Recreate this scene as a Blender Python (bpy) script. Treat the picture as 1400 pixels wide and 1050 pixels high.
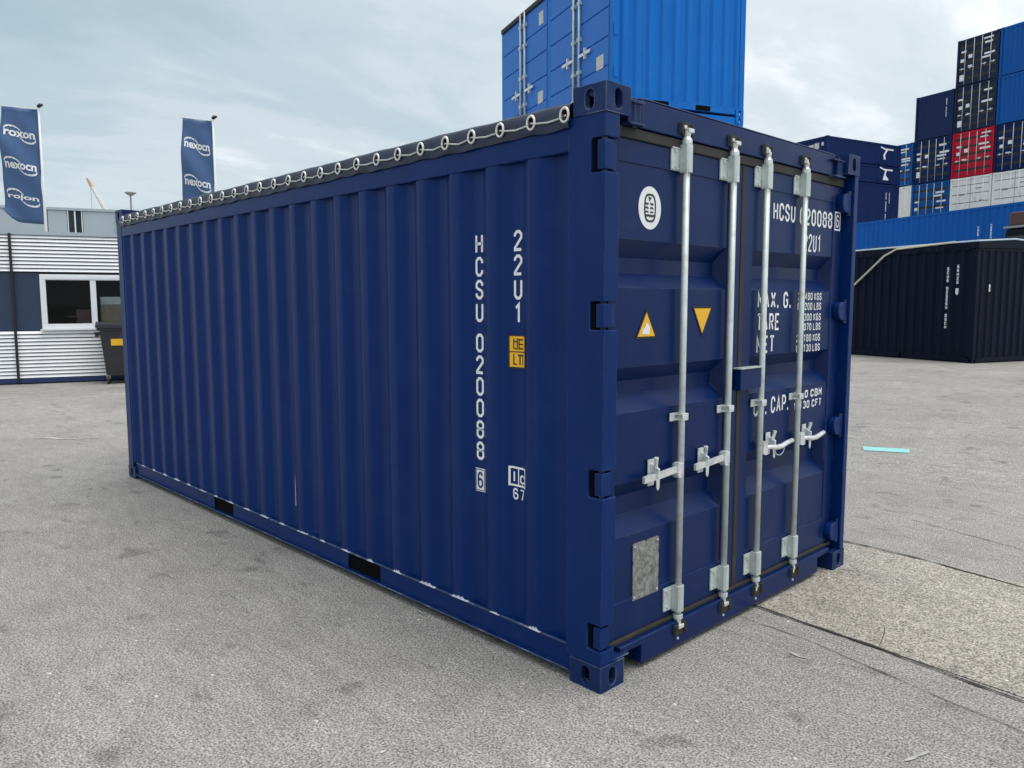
import bpy, bmesh, math, random
from mathutils import Vector, Matrix
random.seed(7)
D = bpy.data
for o in list(D.objects): D.objects.remove(o)
scn = bpy.context.scene
COL = scn.collection
R = math.radians

# ------------------------------------------------------------------ camera
CAM = Vector((2.09592, -2.52771, 1.69543))
YAW, PIT, ROL, FPX = 2.379754, -0.102041, -0.002288, 1070.697
_f = Vector((math.cos(PIT)*math.cos(YAW), math.cos(PIT)*math.sin(YAW), math.sin(PIT)))
_r = Vector((math.sin(YAW), -math.cos(YAW), 0)); _u = _r.cross(_f)
_c, _s = math.cos(ROL), math.sin(ROL)
AX = (_c*_r+_s*_u, -_s*_r+_c*_u, _f)
cd = D.cameras.new('camera'); cam = D.objects.new('camera', cd); COL.objects.link(cam)
cd.sensor_width = 36; cd.lens = FPX/1400*36; cd.clip_end = 3000; cd.clip_start = .05
m3 = Matrix((AX[0], AX[1], -AX[2])).transposed()
cam.matrix_world = Matrix.Translation(CAM) @ m3.to_4x4()
scn.camera = cam
scn.render.resolution_x, scn.render.resolution_y = 1024, 768

def ray(u, v): return AX[0]*((u-700)/FPX) - AX[1]*((v-525)/FPX) + AX[2]
def at(u, v, dep): return CAM + ray(u, v)*dep
def onz(u, v, z):
    d = ray(u, v); return CAM + d*((z-CAM.z)/d.z)

# ------------------------------------------------------------------ sky and sun
SUN_AZ, SUN_EL = R(25), R(74)          # direction towards the veiled sun
w = D.worlds.new('World'); scn.world = w; w.use_nodes = True
nt = w.node_tree; N = nt.nodes; LK = nt.links; N.clear()
def nn(t, **k):
    n = N.new(t)
    for a, b in k.items(): setattr(n, a, b)
    return n
sky = nn('ShaderNodeTexSky', sky_type='NISHITA'); sky.sun_disc = False
sky.sun_elevation = SUN_EL; sky.sun_rotation = math.pi/2 - SUN_AZ
tc = nn('ShaderNodeTexCoord')
sep = nn('ShaderNodeSeparateXYZ'); LK.new(tc.outputs['Generated'], sep.inputs[0])
def mth(op, a, b=None, c=None, clamp=False):
    n = nn('ShaderNodeMath', operation=op); n.use_clamp = clamp
    for i, x in enumerate((a, b, c)):
        if x is None: continue
        if isinstance(x, (int, float)): n.inputs[i].default_value = x
        else: LK.new(x, n.inputs[i])
    return n.outputs[0]
zc = mth('ADD', mth('MAXIMUM', sep.outputs[2], 0.0), 0.16)
comb = nn('ShaderNodeCombineXYZ')
LK.new(mth('DIVIDE', sep.outputs[0], zc), comb.inputs[0]); LK.new(mth('DIVIDE', sep.outputs[1], zc), comb.inputs[1])
def wnoise(scale, det, rough, dist, off):
    mp = nn('ShaderNodeMapping'); LK.new(comb.outputs[0], mp.inputs[0]); mp.inputs['Location'].default_value = off
    mp.inputs['Rotation'].default_value = (0, 0, R(-38)); mp.inputs['Scale'].default_value = (1.0, .62, 1)
    n = nn('ShaderNodeTexNoise'); LK.new(mp.outputs[0], n.inputs['Vector'])
    n.inputs['Scale'].default_value = scale; n.inputs['Detail'].default_value = det
    n.inputs['Roughness'].default_value = rough; n.inputs['Distortion'].default_value = dist
    return n.outputs['Fac']
n1 = wnoise(.55, 8, .58, .35, (3.1, 1.7, 0)); n2 = wnoise(1.35, 9, .6, .5, (7.3, 4.4, 2.0))
def ramp(fac, stops):
    r = nn('ShaderNodeValToRGB'); LK.new(fac, r.inputs[0]); e = r.color_ramp.elements
    while len(e) < len(stops): e.new(.5)
    for k, (p, c) in zip(e, stops): k.position = p; k.color = (*c, 1)
    r.color_ramp.interpolation = 'EASE'
    return r.outputs[0]
mixn = mth('ADD', mth('MULTIPLY', n1, .62), mth('MULTIPLY', n2, .38))
CLOUD = ramp(mixn, [(.37, (3.0, 4.0, 4.55)), (.46, (3.8, 4.7, 5.15)), (.52, (4.8, 5.4, 5.75)), (.60, (7.6, 7.8, 7.9))])
# the deck thins out to milky white around the veiled sun
dotn = nn('ShaderNodeVectorMath', operation='DOT_PRODUCT'); LK.new(tc.outputs['Generated'], dotn.inputs[0])
dotn.inputs[1].default_value = (math.cos(SUN_EL)*math.cos(SUN_AZ), math.cos(SUN_EL)*math.sin(SUN_AZ), math.sin(SUN_EL))
glow = mth('MULTIPLY', mth('POWER', mth('MAXIMUM', dotn.outputs['Value'], 0.0), 1.3), .95, clamp=True)
mg = nn('ShaderNodeMix', data_type='RGBA'); LK.new(glow, mg.inputs[0]); LK.new(CLOUD, mg.inputs[6]); mg.inputs[7].default_value = (9.6, 9.7, 9.7, 1)
hz = mth('MULTIPLY', mth('SUBTRACT', 1.0, mth('MULTIPLY', mth('MAXIMUM', sep.outputs[2], 0.0), 5.5), clamp=True), .5)
mh = nn('ShaderNodeMix', data_type='RGBA'); LK.new(hz, mh.inputs[0]); LK.new(mg.outputs[2], mh.inputs[6]); mh.inputs[7].default_value = (4.9, 5.6, 5.9, 1)
ms = nn('ShaderNodeMix', data_type='RGBA'); ms.inputs[0].default_value = .88; LK.new(sky.outputs[0], ms.inputs[6]); LK.new(mh.outputs[2], ms.inputs[7])
bg = nn('ShaderNodeBackground'); LK.new(ms.outputs[2], bg.inputs[0]); bg.inputs[1].default_value = .1
wo = nn('ShaderNodeOutputWorld'); LK.new(bg.outputs[0], wo.inputs[0])

sl = D.lights.new('sun', 'SUN'); sl.energy = 1.4; sl.angle = R(42); sl.color = (1, .97, .92)
so = D.objects.new('sun', sl); COL.objects.link(so)
sd = Vector((math.cos(SUN_EL)*math.cos(SUN_AZ), math.cos(SUN_EL)*math.sin(SUN_AZ), math.sin(SUN_EL)))
so.rotation_euler = (-sd).to_track_quat('-Z', 'Y').to_euler(); so.location = (0, 0, 30)
vs = scn.view_settings
vs.view_transform = 'Standard'; vs.look = 'None'; vs.gamma = 1; vs.use_curve_mapping = False; vs.exposure = 0.50

# ------------------------------------------------------------------ materials
def mat(name, col, rough=.5, metal=0., var=.12, vscale=1.5, bump=0., bscale=30, rvar=.08, coat=0., streak=0., dust=None, spec=.5, wear=None):
    m = D.materials.new(name); m.use_nodes = True
    t = m.node_tree; n = t.nodes; l = t.links; p = n['Principled BSDF']
    p.inputs['Metallic'].default_value = metal; p.inputs['Coat Weight'].default_value = coat; p.inputs['Specular IOR Level'].default_value = spec
    if 'paint' in name and spec == .5: p.inputs['Specular IOR Level'].default_value = .16
    tc = n.new('ShaderNodeTexCoord')
    a = n.new('ShaderNodeTexNoise'); a.inputs['Scale'].default_value = vscale; a.inputs['Detail'].default_value = 7; a.inputs['Roughness'].default_value = .62
    l.new(tc.outputs['Object'], a.inputs['Vector'])
    fac = a.outputs['Fac']
    if streak:
        mp = n.new('ShaderNodeMapping'); mp.inputs['Scale'].default_value = (9, 9, .35); l.new(tc.outputs['Object'], mp.inputs[0])
        s = n.new('ShaderNodeTexNoise'); s.inputs['Scale'].default_value = 1.6; s.inputs['Detail'].default_value = 5; l.new(mp.outputs[0], s.inputs['Vector'])
        x = n.new('ShaderNodeMix'); x.inputs[0].default_value = streak; l.new(fac, x.inputs[2]); l.new(s.outputs['Fac'], x.inputs[3]); fac = x.outputs[0]
    r = n.new('ShaderNodeValToRGB'); l.new(fac, r.inputs[0]); e = r.color_ramp.elements
    e[0].position = .3; e[1].position = .7
    e[0].color = (*[c*(1-var) for c in col], 1); e[1].color = (*[min(1, c*(1+var)) for c in col], 1)
    out = r.outputs[0]
    if dust:
        d = n.new('ShaderNodeTexNoise'); d.inputs['Scale'].default_value = dust[2]; d.inputs['Detail'].default_value = 8; d.inputs['Roughness'].default_value = .7
        l.new(tc.outputs['Object'], d.inputs['Vector'])
        dr = n.new('ShaderNodeMapRange'); dr.inputs[1].default_value = .52; dr.inputs[2].default_value = .78; dr.inputs[4].default_value = dust[1]; l.new(d.outputs['Fac'], dr.inputs[0])
        x = n.new('ShaderNodeMix'); x.data_type = 'RGBA'; l.new(dr.outputs[0], x.inputs[0]); l.new(out, x.inputs[6]); x.inputs[7].default_value = (*dust[0], 1); out = x.outputs[2]
    if wear:
        bv = n.new('ShaderNodeBevel'); bv.samples = 4; bv.inputs['Radius'].default_value = wear[1]
        ge = n.new('ShaderNodeNewGeometry'); dp = n.new('ShaderNodeVectorMath'); dp.operation = 'DOT_PRODUCT'
        l.new(bv.outputs[0], dp.inputs[0]); l.new(ge.outputs['Normal'], dp.inputs[1])
        er = n.new('ShaderNodeMapRange'); er.inputs[1].default_value = .985; er.inputs[2].default_value = .86; er.inputs[3].default_value = 0; er.inputs[4].default_value = wear[2]; l.new(dp.outputs['Value'], er.inputs[0])
        wn_ = n.new('ShaderNodeTexNoise'); wn_.inputs['Scale'].default_value = 9; wn_.inputs['Detail'].default_value = 6; l.new(tc.outputs['Object'], wn_.inputs['Vector'])
        wr = n.new('ShaderNodeMapRange'); wr.inputs[1].default_value = .40; wr.inputs[2].default_value = .62; l.new(wn_.outputs['Fac'], wr.inputs[0])
        wm = n.new('ShaderNodeMath'); wm.operation = 'MULTIPLY'; l.new(er.outputs[0], wm.inputs[0]); l.new(wr.outputs[0], wm.inputs[1])
        x = n.new('ShaderNodeMix'); x.data_type = 'RGBA'; l.new(wm.outputs[0], x.inputs[0]); l.new(out, x.inputs[6]); x.inputs[7].default_value = (*wear[0], 1); out = x.outputs[2]
    l.new(out, p.inputs['Base Color'])
    rr = n.new('ShaderNodeMapRange'); rr.inputs[3].default_value = max(.02, rough-rvar); rr.inputs[4].default_value = min(1, rough+rvar); l.new(fac, rr.inputs[0]); l.new(rr.outputs[0], p.inputs['Roughness'])
    if bump:
        b = n.new('ShaderNodeTexNoise'); b.inputs['Scale'].default_value = bscale; b.inputs['Detail'].default_value = 4; l.new(tc.outputs['Object'], b.inputs['Vector'])
        bn = n.new('ShaderNodeBump'); bn.inputs['Strength'].default_value = bump; bn.inputs['Distance'].default_value = .02; l.new(b.outputs['Fac'], bn.inputs['Height']); l.new(bn.outputs[0], p.inputs['Normal'])
    return m
M = {}
M['navy'] = mat('navy_paint', (.0006, .0215, .124), .36, var=.13, vscale=.9, bump=.20, bscale=2.6, streak=.55, dust=((.018, .050, .150), .35, 3.5), wear=((.16, .20, .28), .006, .55))
M['navy_shaded'] = mat('navy_shaded_paint', (.0010, .0158, .090), .32, var=.12, vscale=1.4, bump=.07, bscale=4, streak=.35, dust=((.020, .045, .125), .3, 4.5), wear=((.16, .20, .28), .006, .5), spec=.20)  # container navy with shade put into its colour for the sun-facing door end
M['navy_edge'] = mat('navy_worn_paint', (.006, .023, .098), .42, var=.2, vscale=6, bump=.12, bscale=14, dust=((.05, .065, .12), .5, 7), wear=((.26, .30, .36), .008, .8))
M['zinc'] = mat('galvanised_steel', (.56, .63, .615), .40, .22, var=.22, vscale=9, bump=.06, bscale=40, streak=.4, dust=((.24, .21, .17), .55, 16))
M['zinc_bright'] = mat('bright_zinc', (.74, .79, .78), .30, .35, var=.3, vscale=22, bump=.15, bscale=50, dust=((.16, .13, .10), .6, 22))
M['rubber'] = mat('rubber_gasket', (.022, .021, .019), .7, var=.3, vscale=8, dust=((.07, .065, .055), .5, 6))
M['black'] = mat('black_void', (.003, .003, .0035), .9, var=.2, spec=.1)  # as pocket, slot and eyelet fill it stands in for the shade inside
M['white'] = mat('white_print', (.82, .84, .86), .5, var=.05, vscale=20)
M['yellow'] = mat('yellow_sticker', (.86, .47, .015), .45, var=.06, vscale=12)
M['ink'] = mat('black_ink', (.012, .012, .014), .5, var=.1)
M['plate'] = mat('data_plate_metal', (.30, .31, .30), .38, .55, var=.55, vscale=42, bump=.25, bscale=70)
M['tarp'] = mat('navy_tarpaulin', (.006, .012, .040), .42, var=.25, vscale=3, bump=.22, bscale=7)
M['rope'] = mat('pale_rope', (.50, .51, .50), .6, var=.2, vscale=30)
M['ring'] = mat('eyelet_metal', (.74, .74, .72), .32, .4, var=.15, vscale=20)
M['sealant'] = mat('chalky_sealant', (.55, .60, .68), .75, var=.35, vscale=25)
M['blue'] = mat('bright_blue_paint', (.004, .155, .56), .42, var=.12, vscale=.8, bump=.08, bscale=3, streak=.55, dust=((.03, .18, .50), .5, 3))
M['blue_door'] = mat('bright_blue_door_paint', (.028, .165, .56), .38, var=.10, vscale=1.2, bump=.05, bscale=3, streak=.4)
M['blue2'] = mat('azure_paint', (.001, .100, .42), .45, var=.13, vscale=.8, streak=.6, bump=.06, bscale=3)
M['blue3'] = mat('mid_blue_paint', (.003, .085, .32), .45, var=.13, vscale=.8, streak=.6, bump=.06, bscale=3)
M['cobalt'] = mat('cobalt_paint', (.003, .090, .36), .45, var=.1, vscale=.8, streak=.6)
M['slate'] = mat('slate_navy_paint', (.011, .020, .055), .42, var=.16, vscale=1, streak=.6)
M['navy2'] = mat('dark_navy_paint', (.002, .016, .090), .45, var=.14, vscale=.8, streak=.5)
M['navy3'] = mat('grey_navy_paint', (.008, .022, .090), .45, var=.14, vscale=.8, streak=.5)
M['nearblack'] = mat('blue_black_paint', (.0026, .0055, .019), .42, var=.25, vscale=.9, streak=.5, spec=.14)
M['red'] = mat('crimson_paint', (.50, .008, .035), .42, var=.13, vscale=1, streak=.5)
M['cwhite'] = mat('off_white_paint', (.86, .87, .85), .55, var=.08, vscale=1, streak=.5, dust=((.35, .33, .30), .6, 3))
M['slat'] = mat('white_coated_slat', (.90, .91, .93), .35, 0., var=.06, vscale=3)
M['gap'] = mat('dark_backing', (.02, .022, .03), .7, var=.2)
M['cabnavy'] = mat('cabin_navy_panel', (.018, .038, .085), .45, var=.1, vscale=2)
M['cabbase'] = mat('cabin_base_blue', (.010, .026, .11), .5, var=.15, vscale=2)
M['frame'] = mat('white_window_frame', (.80, .82, .85), .4, var=.05, vscale=6)
M['greyclad'] = mat('grey_cladding', (.40, .47, .52), .5, var=.05, vscale=1, streak=.5)
M['bin'] = mat('charcoal_plastic', (.022, .024, .028), .48, var=.2, vscale=5, bump=.05, bscale=30)
M['flag'] = mat('blue_flag_cloth', (.060, .125, .270), .75, var=.08, vscale=2)
M['pole'] = mat('white_flagpole', (.72, .74, .76), .4, var=.05)
M['crane'] = mat('hazed_crane_paint', (.62, .62, .60), .5, var=.15)  # lightened so the colour itself carries the haze of distance
M['orange'] = mat('orange_paint', (.50, .30, .17), .5, var=.15)
M['mast'] = mat('mast_grey', (.28, .29, .30), .5, var=.1)
M['box'] = mat('brown_cardboard', (.30, .23, .16), .8, var=.2, vscale=8)
M['paper'] = mat('pale_paper', (.55, .57, .56), .7, var=.15, vscale=10)
M['wine'] = mat('dull_red_plastic', (.09, .035, .03), .5, var=.2)
M['tape'] = mat('turquoise_tape', (.26, .60, .58), .55, var=.12, vscale=14)
M['strap'] = mat('cream_strap', (.66, .64, .47), .7, var=.15, vscale=14)
M['lightblue'] = mat('pale_blue_trim', (.50, .64, .76), .5, var=.1, vscale=8)
def glass(name):
    m = D.materials.new(name); m.use_nodes = True; t = m.node_tree; n = t.nodes; l = t.links
    o = n['Material Output']; n.remove(n['Principled BSDF'])
    g = n.new('ShaderNodeBsdfGlossy'); g.inputs['Roughness'].default_value = .03
    tr = n.new('ShaderNodeBsdfTransparent'); tr.inputs[0].default_value = (.86, .90, .91, 1)
    x = n.new('ShaderNodeMixShader'); f = n.new('ShaderNodeFresnel'); f.inputs[0].default_value = 1.22
    l.new(f.outputs[0], x.inputs[0]); l.new(tr.outputs[0], x.inputs[1]); l.new(g.outputs[0], x.inputs[2]); l.new(x.outputs[0], o.inputs[0])
    return m
M['glass'] = glass('window_glass')
M['darkglass'] = mat('dark_window', (.018, .032, .038), .12, var=.3, vscale=1.5)

def ground_mat(name, base, tint, joints=0):
    m = D.materials.new(name); m.use_nodes = True; t = m.node_tree; n = t.nodes; l = t.links; p = n['Principled BSDF']
    tc = n.new('ShaderNodeTexCoord')
    def noise(s, d, r, v=None):
        a = n.new('ShaderNodeTexNoise'); a.inputs['Scale'].default_value = s; a.inputs['Detail'].default_value = d; a.inputs['Roughness'].default_value = r
        l.new(v or tc.outputs['Object'], a.inputs['Vector']); return a.outputs['Fac']
    def rng(f, a, b, c, d):
        x = n.new('ShaderNodeMapRange'); x.inputs[1].default_value = a; x.inputs[2].default_value = b; x.inputs[3].default_value = c; x.inputs[4].default_value = d
        l.new(f, x.inputs[0]); return x.outputs[0]
    def mul(a, b, op='MULTIPLY'):
        x = n.new('ShaderNodeMath'); x.operation = op
        for i, k in enumerate((a, b)):
            if isinstance(k, float): x.inputs[i].default_value = k
            else: l.new(k, x.inputs[i])
        return x.outputs[0]
    big = rng(noise(.22, 5, .55), .3, .7, .92, 1.07)
    mid = rng(noise(1.7, 7, .65), .3, .7, .88, 1.11)
    fine = rng(noise(34, 3, .65), .3, .7, .80, 1.20)
    grit = noise(105, 2, .6)
    gr = rng(grit, .36, .64, .42, 1.62)
    spots = rng(noise(3.3, 4, .5), .62, .70, 1., .68)
    mp = n.new('ShaderNodeMapping'); mp.inputs['Rotation'].default_value = (0, 0, R(40)); mp.inputs['Scale'].default_value = (3.2, 9.5, 1); l.new(tc.outputs['Object'], mp.inputs[0])
    stain = rng(noise(.85, 6, .72), .50, .64, 1., .76)
    blot = rng(noise(.9, 4, .55, mp.outputs[0]), .62, .72, 1., .66)
    pale = rng(noise(.5, 7, .7), .54, .70, 1., 1.2)
    drag = rng(noise(1.0, 6, .7, mp.outputs[0]), .32, .68, .87, 1.12)
    val = mul(mul(mul(mul(big, mid), mul(fine, gr)), spots), mul(mul(drag, pale), mul(stain, blot)))
    vor = n.new('ShaderNodeTexVoronoi'); vor.inputs['Scale'].default_value = 7.0; l.new(tc.outputs['Object'], vor.inputs['Vector'])
    chips = rng(vor.outputs['Distance'], .045, .075, 1.9, 1.)
    val = mul(val, chips)
    x = n.new('ShaderNodeMix'); x.data_type = 'RGBA'; l.new(rng(noise(.6, 4, .6), .35, .65, 0, 1), x.inputs[0])
    x.inputs[6].default_value = (*base, 1); x.inputs[7].default_value = (*tint, 1)
    c = n.new('ShaderNodeVectorMath'); c.operation = 'SCALE'; l.new(x.outputs[2], c.inputs[0]); l.new(val, c.inputs['Scale'])
    l.new(c.outputs[0], p.inputs['Base Color'])
    p.inputs['Roughness'].default_value = .82; p.inputs['Specular IOR Level'].default_value = .35
    h = mul(mul(grit, 1.0), mul(noise(48, 4, .6), .9), 'ADD')
    bn = n.new('ShaderNodeBump'); bn.inputs['Strength'].default_value = .75; bn.inputs['Distance'].default_value = .010; l.new(h, bn.inputs['Height']); l.new(bn.outputs[0], p.inputs['Normal'])
    return m
M['asphalt'] = ground_mat('worn_asphalt', (.300, .287, .269), (.322, .308, .288))
M['asphalt_pale'] = ground_mat('pale_asphalt', (.372, .345, .298), (.345, .322, .285))
M['crack'] = mat('crack_dark', (.035, .034, .032), .95, var=.4, vscale=20)
M['tar'] = mat('tar_line', (.12, .118, .112), .9, var=.35, vscale=9)
M['oldpaint'] = mat('faded_white_paint', (.40, .40, .385), .8, var=.3, vscale=10)

# ------------------------------------------------------------------ mesh helpers
class MB:
    def __init__(s): s.v = []; s.f = []
    def add(s, vs, fs):
        k = len(s.v); s.v += [tuple(x) for x in vs]; s.f += [tuple(i+k for i in f) for f in fs]; return s
    def box(s, x0, x1, y0, y1, z0, z1):
        if x0 > x1: x0, x1 = x1, x0
        if y0 > y1: y0, y1 = y1, y0
        if z0 > z1: z0, z1 = z1, z0
        return s.add([(x0,y0,z0),(x1,y0,z0),(x1,y1,z0),(x0,y1,z0),(x0,y0,z1),(x1,y0,z1),(x1,y1,z1),(x0,y1,z1)],
                     [(0,3,2,1),(4,5,6,7),(0,1,5,4),(1,2,6,5),(2,3,7,6),(3,0,4,7)])
    def prism(s, pts, d):                 # closed polygon pts (3d), extruded by vector d
        n = len(pts); d = Vector(d); a = [Vector(p) for p in pts]
        return s.add(a+[p+d for p in a], [tuple(range(n-1, -1, -1)), tuple(range(n, 2*n))]+[(i, (i+1) % n, n+(i+1) % n, n+i) for i in range(n)])
    def poly(s, pts): return s.add(pts, [tuple(range(len(pts)))])
    def tube(s, path, r, seg=10, cap=True):
        path = [Vector(p) for p in path]; n = len(path); rs = r if isinstance(r, (list, tuple)) else [r]*n
        rings = []; up = None
        for i, p in enumerate(path):
            t = (path[min(i+1, n-1)]-path[max(i-1, 0)]).normalized()
            if up is None: up = Vector((0, 0, 1)) if abs(t.z) < .9 else Vector((1, 0, 0))
            a = t.cross(up).normalized(); b = a.cross(t).normalized(); up = b
            rings.append([p+(a*math.cos(2*math.pi*k/seg)+b*math.sin(2*math.pi*k/seg))*rs[i] for k in range(seg)])
        k0 = len(s.v)
        for q in rings: s.v += [tuple(x) for x in q]
        for i in range(n-1):
            for k in range(seg):
                a = k0+i*seg+k; b = k0+i*seg+(k+1) % seg; s.f.append((a, b, b+seg, a+seg))
        if cap: s.f.append(tuple(k0+k for k in range(seg-1, -1, -1))); s.f.append(tuple(k0+(n-1)*seg+k for k in range(seg)))
        return s
    def torus(s, c, nrm, ru, rv, r, seg=20, rs=8, u=Vector((1, 0, 0))):
        c = Vector(c); nrm = Vector(nrm).normalized(); u = (u-nrm*u.dot(nrm)).normalized(); v = nrm.cross(u); k0 = len(s.v)
        for i in range(seg):
            a = 2*math.pi*i/seg; d = u*math.cos(a)*ru+v*math.sin(a)*rv; e = d.normalized()
            for j in range(rs):
                b = 2*math.pi*j/rs; s.v.append(tuple(c+d+e*math.cos(b)*r+nrm*math.sin(b)*r))
        for i in range(seg):
            for j in range(rs):
                a = k0+i*rs+j; b = k0+i*rs+(j+1) % rs; c2 = k0+((i+1) % seg)*rs+(j+1) % rs; d2 = k0+((i+1) % seg)*rs+j
                s.f.append((a, d2, c2, b))
        return s
    def mesh(s, name, smooth=False):
        m = D.meshes.new(name); m.from_pydata(s.v, [], s.f); m.update()
        if smooth:
            for p in m.polygons: p.use_smooth = True
        return m
def obj(name, mesh, material, parent=None, loc=(0, 0, 0), rot=(0, 0, 0), smooth=False, bevel=0, blim=35):
    if isinstance(mesh, MB): mesh = mesh.mesh(name, smooth)
    o = D.objects.new(name, mesh); COL.objects.link(o)
    o.location = loc; o.rotation_euler = rot
    if parent is not None: o.parent = parent
    mt = M[material] if isinstance(material, str) else material
    if not mesh.materials: mesh.materials.append(mt)
    if mesh.materials[0] is not mt:
        o.material_slots[0].link = 'OBJECT'; o.material_slots[0].material = mt
    if bevel:
        b = o.modifiers.new('bevel', 'BEVEL'); b.width = bevel; b.segments = 2; b.limit_method = 'ANGLE'; b.angle_limit = R(blim); b.harden_normals = False
    return o
def tag(o, label, cat, group=None, kind=None):
    o['label'] = label; o['category'] = cat
    if group: o['group'] = group
    if kind: o['kind'] = kind
    return o
def thing(name, label, cat, loc=(0, 0, 0), rotz=0, group=None):
    o = D.objects.new(name, None); COL.objects.link(o); o.location = loc; o.rotation_euler = (0, 0, rotz); o.empty_display_size = .3
    return tag(o, label, cat, group)
_tx = {}
def text_flat(s, bold=.02):
    """2D outline mesh of a string, normalised to a unit box."""
    if s in _tx: return _tx[s]
    cu = D.curves.new('t', 'FONT'); cu.body = s; cu.offset = bold; cu.resolution_u = 4
    o = D.objects.new('t', cu); COL.objects.link(o)
    dg = bpy.context.evaluated_depsgraph_get(); dg.update()
    me = D.meshes.new_from_object(o.evaluated_get(dg)); D.objects.remove(o)
    vs = [v.co.copy() for v in me.vertices]; fs = [tuple(p.vertices) for p in me.polygons]; D.meshes.remove(me)
    x0 = min(v.x for v in vs); x1 = max(v.x for v in vs); y0 = min(v.y for v in vs); y1 = max(v.y for v in vs)
    _tx[s] = ([((v.x-x0)/(x1-x0), (v.y-y0)/(y1-y0)) for v in vs], fs); return _tx[s]
def text_mb(mb, s, o, U, V, bold=.02):
    """string s filling the box from o spanned by U (width) and V (height)."""
    vs, fs = text_flat(s, bold); o, U, V = Vector(o), Vector(U), Vector(V)
    return mb.add([o+U*a+V*b for a, b in vs], fs)

_r0 = [(0, .16), (.3, 0), (.7, 0), (1, .16), (1, .84), (.7, 1), (.3, 1), (0, .84), (0, .16)]
GL = {'H': [[(0, 0), (0, 1)], [(1, 0), (1, 1)], [(0, .5), (1, .5)]], 'C': [[(1, .70), (1, .84), (.7, 1), (.3, 1), (0, .84), (0, .16), (.3, 0), (.7, 0), (1, .16), (1, .30)]],
 'S': [[(1, .72), (1, .85), (.7, 1), (.3, 1), (0, .85), (0, .66), (.2, .56), (.8, .44), (1, .34), (1, .15), (.7, 0), (.3, 0), (0, .15), (0, .28)]],
 'U': [[(0, 1), (0, .16), (.3, 0), (.7, 0), (1, .16), (1, 1)]], '0': [_r0], '1': [[(.15, .80), (.6, 1), (.6, 0)]],
 '2': [[(0, .74), (0, .86), (.3, 1), (.7, 1), (1, .85), (1, .66), (0, .10), (0, 0), (1, 0)]],
 '3': [[(0, .85), (.3, 1), (.7, 1), (1, .86), (1, .64), (.7, .52), (.4, .52)], [(.7, .52), (1, .4), (1, .15), (.7, 0), (.3, 0), (0, .15)]],
 '4': [[(.75, 0), (.75, 1), (0, .3), (1, .3)]], '5': [[(1, 1), (0, 1), (0, .56), (.7, .58), (1, .44), (1, .15), (.7, 0), (.3, 0), (0, .14)]],
 '6': [[(1, .82), (.7, 1), (.3, 1), (0, .84), (0, .16), (.3, 0), (.7, 0), (1, .16), (1, .42), (.7, .56), (.3, .56), (0, .42)]], '7': [[(0, 1), (1, 1), (.35, 0)]],
 '8': [[(.3, .53), (0, .66), (0, .86), (.3, 1), (.7, 1), (1, .86), (1, .66), (.7, .53), (.3, .53)], [(.3, .53), (0, .4), (0, .14), (.3, 0), (.7, 0), (1, .14), (1, .4), (.7, .53)]],
 'M': [[(0, 0), (0, 1), (.5, .4), (1, 1), (1, 0)]], 'A': [[(0, 0), (.5, 1), (1, 0)], [(.2, .3), (.8, .3)]], 'X': [[(0, 0), (1, 1)], [(0, 1), (1, 0)]],
 'G': [[(1, .78), (.7, 1), (.3, 1), (0, .84), (0, .16), (.3, 0), (.7, 0), (1, .16), (1, .48), (.55, .48)]], 'T': [[(0, 1), (1, 1)], [(.5, 1), (.5, 0)]],
 'R': [[(0, 0), (0, 1), (.7, 1), (1, .86), (1, .62), (.7, .5), (0, .5)], [(.55, .5), (1, 0)]], 'E': [[(1, 1), (0, 1), (0, 0), (1, 0)], [(0, .5), (.8, .5)]],
 'N': [[(0, 0), (0, 1), (1, 0), (1, 1)]], 'K': [[(0, 0), (0, 1)], [(1, 1), (0, .45)], [(.3, .6), (1, 0)]], 'L': [[(0, 1), (0, 0), (1, 0)]],
 'B': [[(0, 0), (0, 1), (.7, 1), (1, .86), (1, .64), (.7, .52), (0, .52)], [(.7, .52), (1, .4), (1, .14), (.7, 0), (0, 0)]],
 'P': [[(0, 0), (0, 1), (.7, 1), (1, .84), (1, .6), (.7, .46), (0, .46)]], 'F': [[(0, 0), (0, 1), (1, 1)], [(0, .52), (.8, .52)]], 'I': [[(.5, 0), (.5, 1)]]}
def ribbon2(P, t):
    P = [Vector(p) for p in P]; cl = (P[0]-P[-1]).length < 1e-6; n = len(P); A = []; B = []
    for i, p in enumerate(P):
        a = P[i-1] if i else (P[-2] if cl else None); b = P[i+1] if i < n-1 else (P[1] if cl else None)
        d1 = (p-a).normalized() if a is not None else None; d2 = (b-p).normalized() if b is not None else None
        d1 = d1 or d2; d2 = d2 or d1; n1 = Vector((-d1.y, d1.x)); n2 = Vector((-d2.y, d2.x)); m = (n1+n2).normalized(); k = t/2/max(.45, m.dot(n1))
        A.append(p+m*k); B.append(p-m*k)
    return A+B, [(i, i+1, n+i+1, n+i) for i in range(n-1)]
def stencil(mb, s, o, U, V, t=.22):
    """painted container lettering: strokes of width t (share of a letter's width)"""
    o, U, V = Vector(o), Vector(U), Vector(V); adv = []; x = 0
    for c in s:
        w_ = .45 if c in ' .' else 1; adv.append((x, w_)); x += w_+(.32 if c != ' ' else .1)
    tot = x-.32; lw = U.length/tot; hh = V.length; ts = t*lw; u, v = U.normalized(), V.normalized()
    for c, (x0, w_) in zip(s, adv):
        if c == ' ': continue
        if c == '.': pl = [[(.35*lw*w_, ts*.05), (.35*lw*w_, ts*1.25)]]
        else: pl = [[(ts/2+a*(lw-ts), ts/2+b*(hh-ts)) for a, b in q] for q in GL[c]]
        for k, q in enumerate(pl):
            vs, fs = ribbon2(q, ts); mb.add([o+u*(x0*lw+p.x)+v*p.y for p in vs], fs)
    return mb

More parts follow.
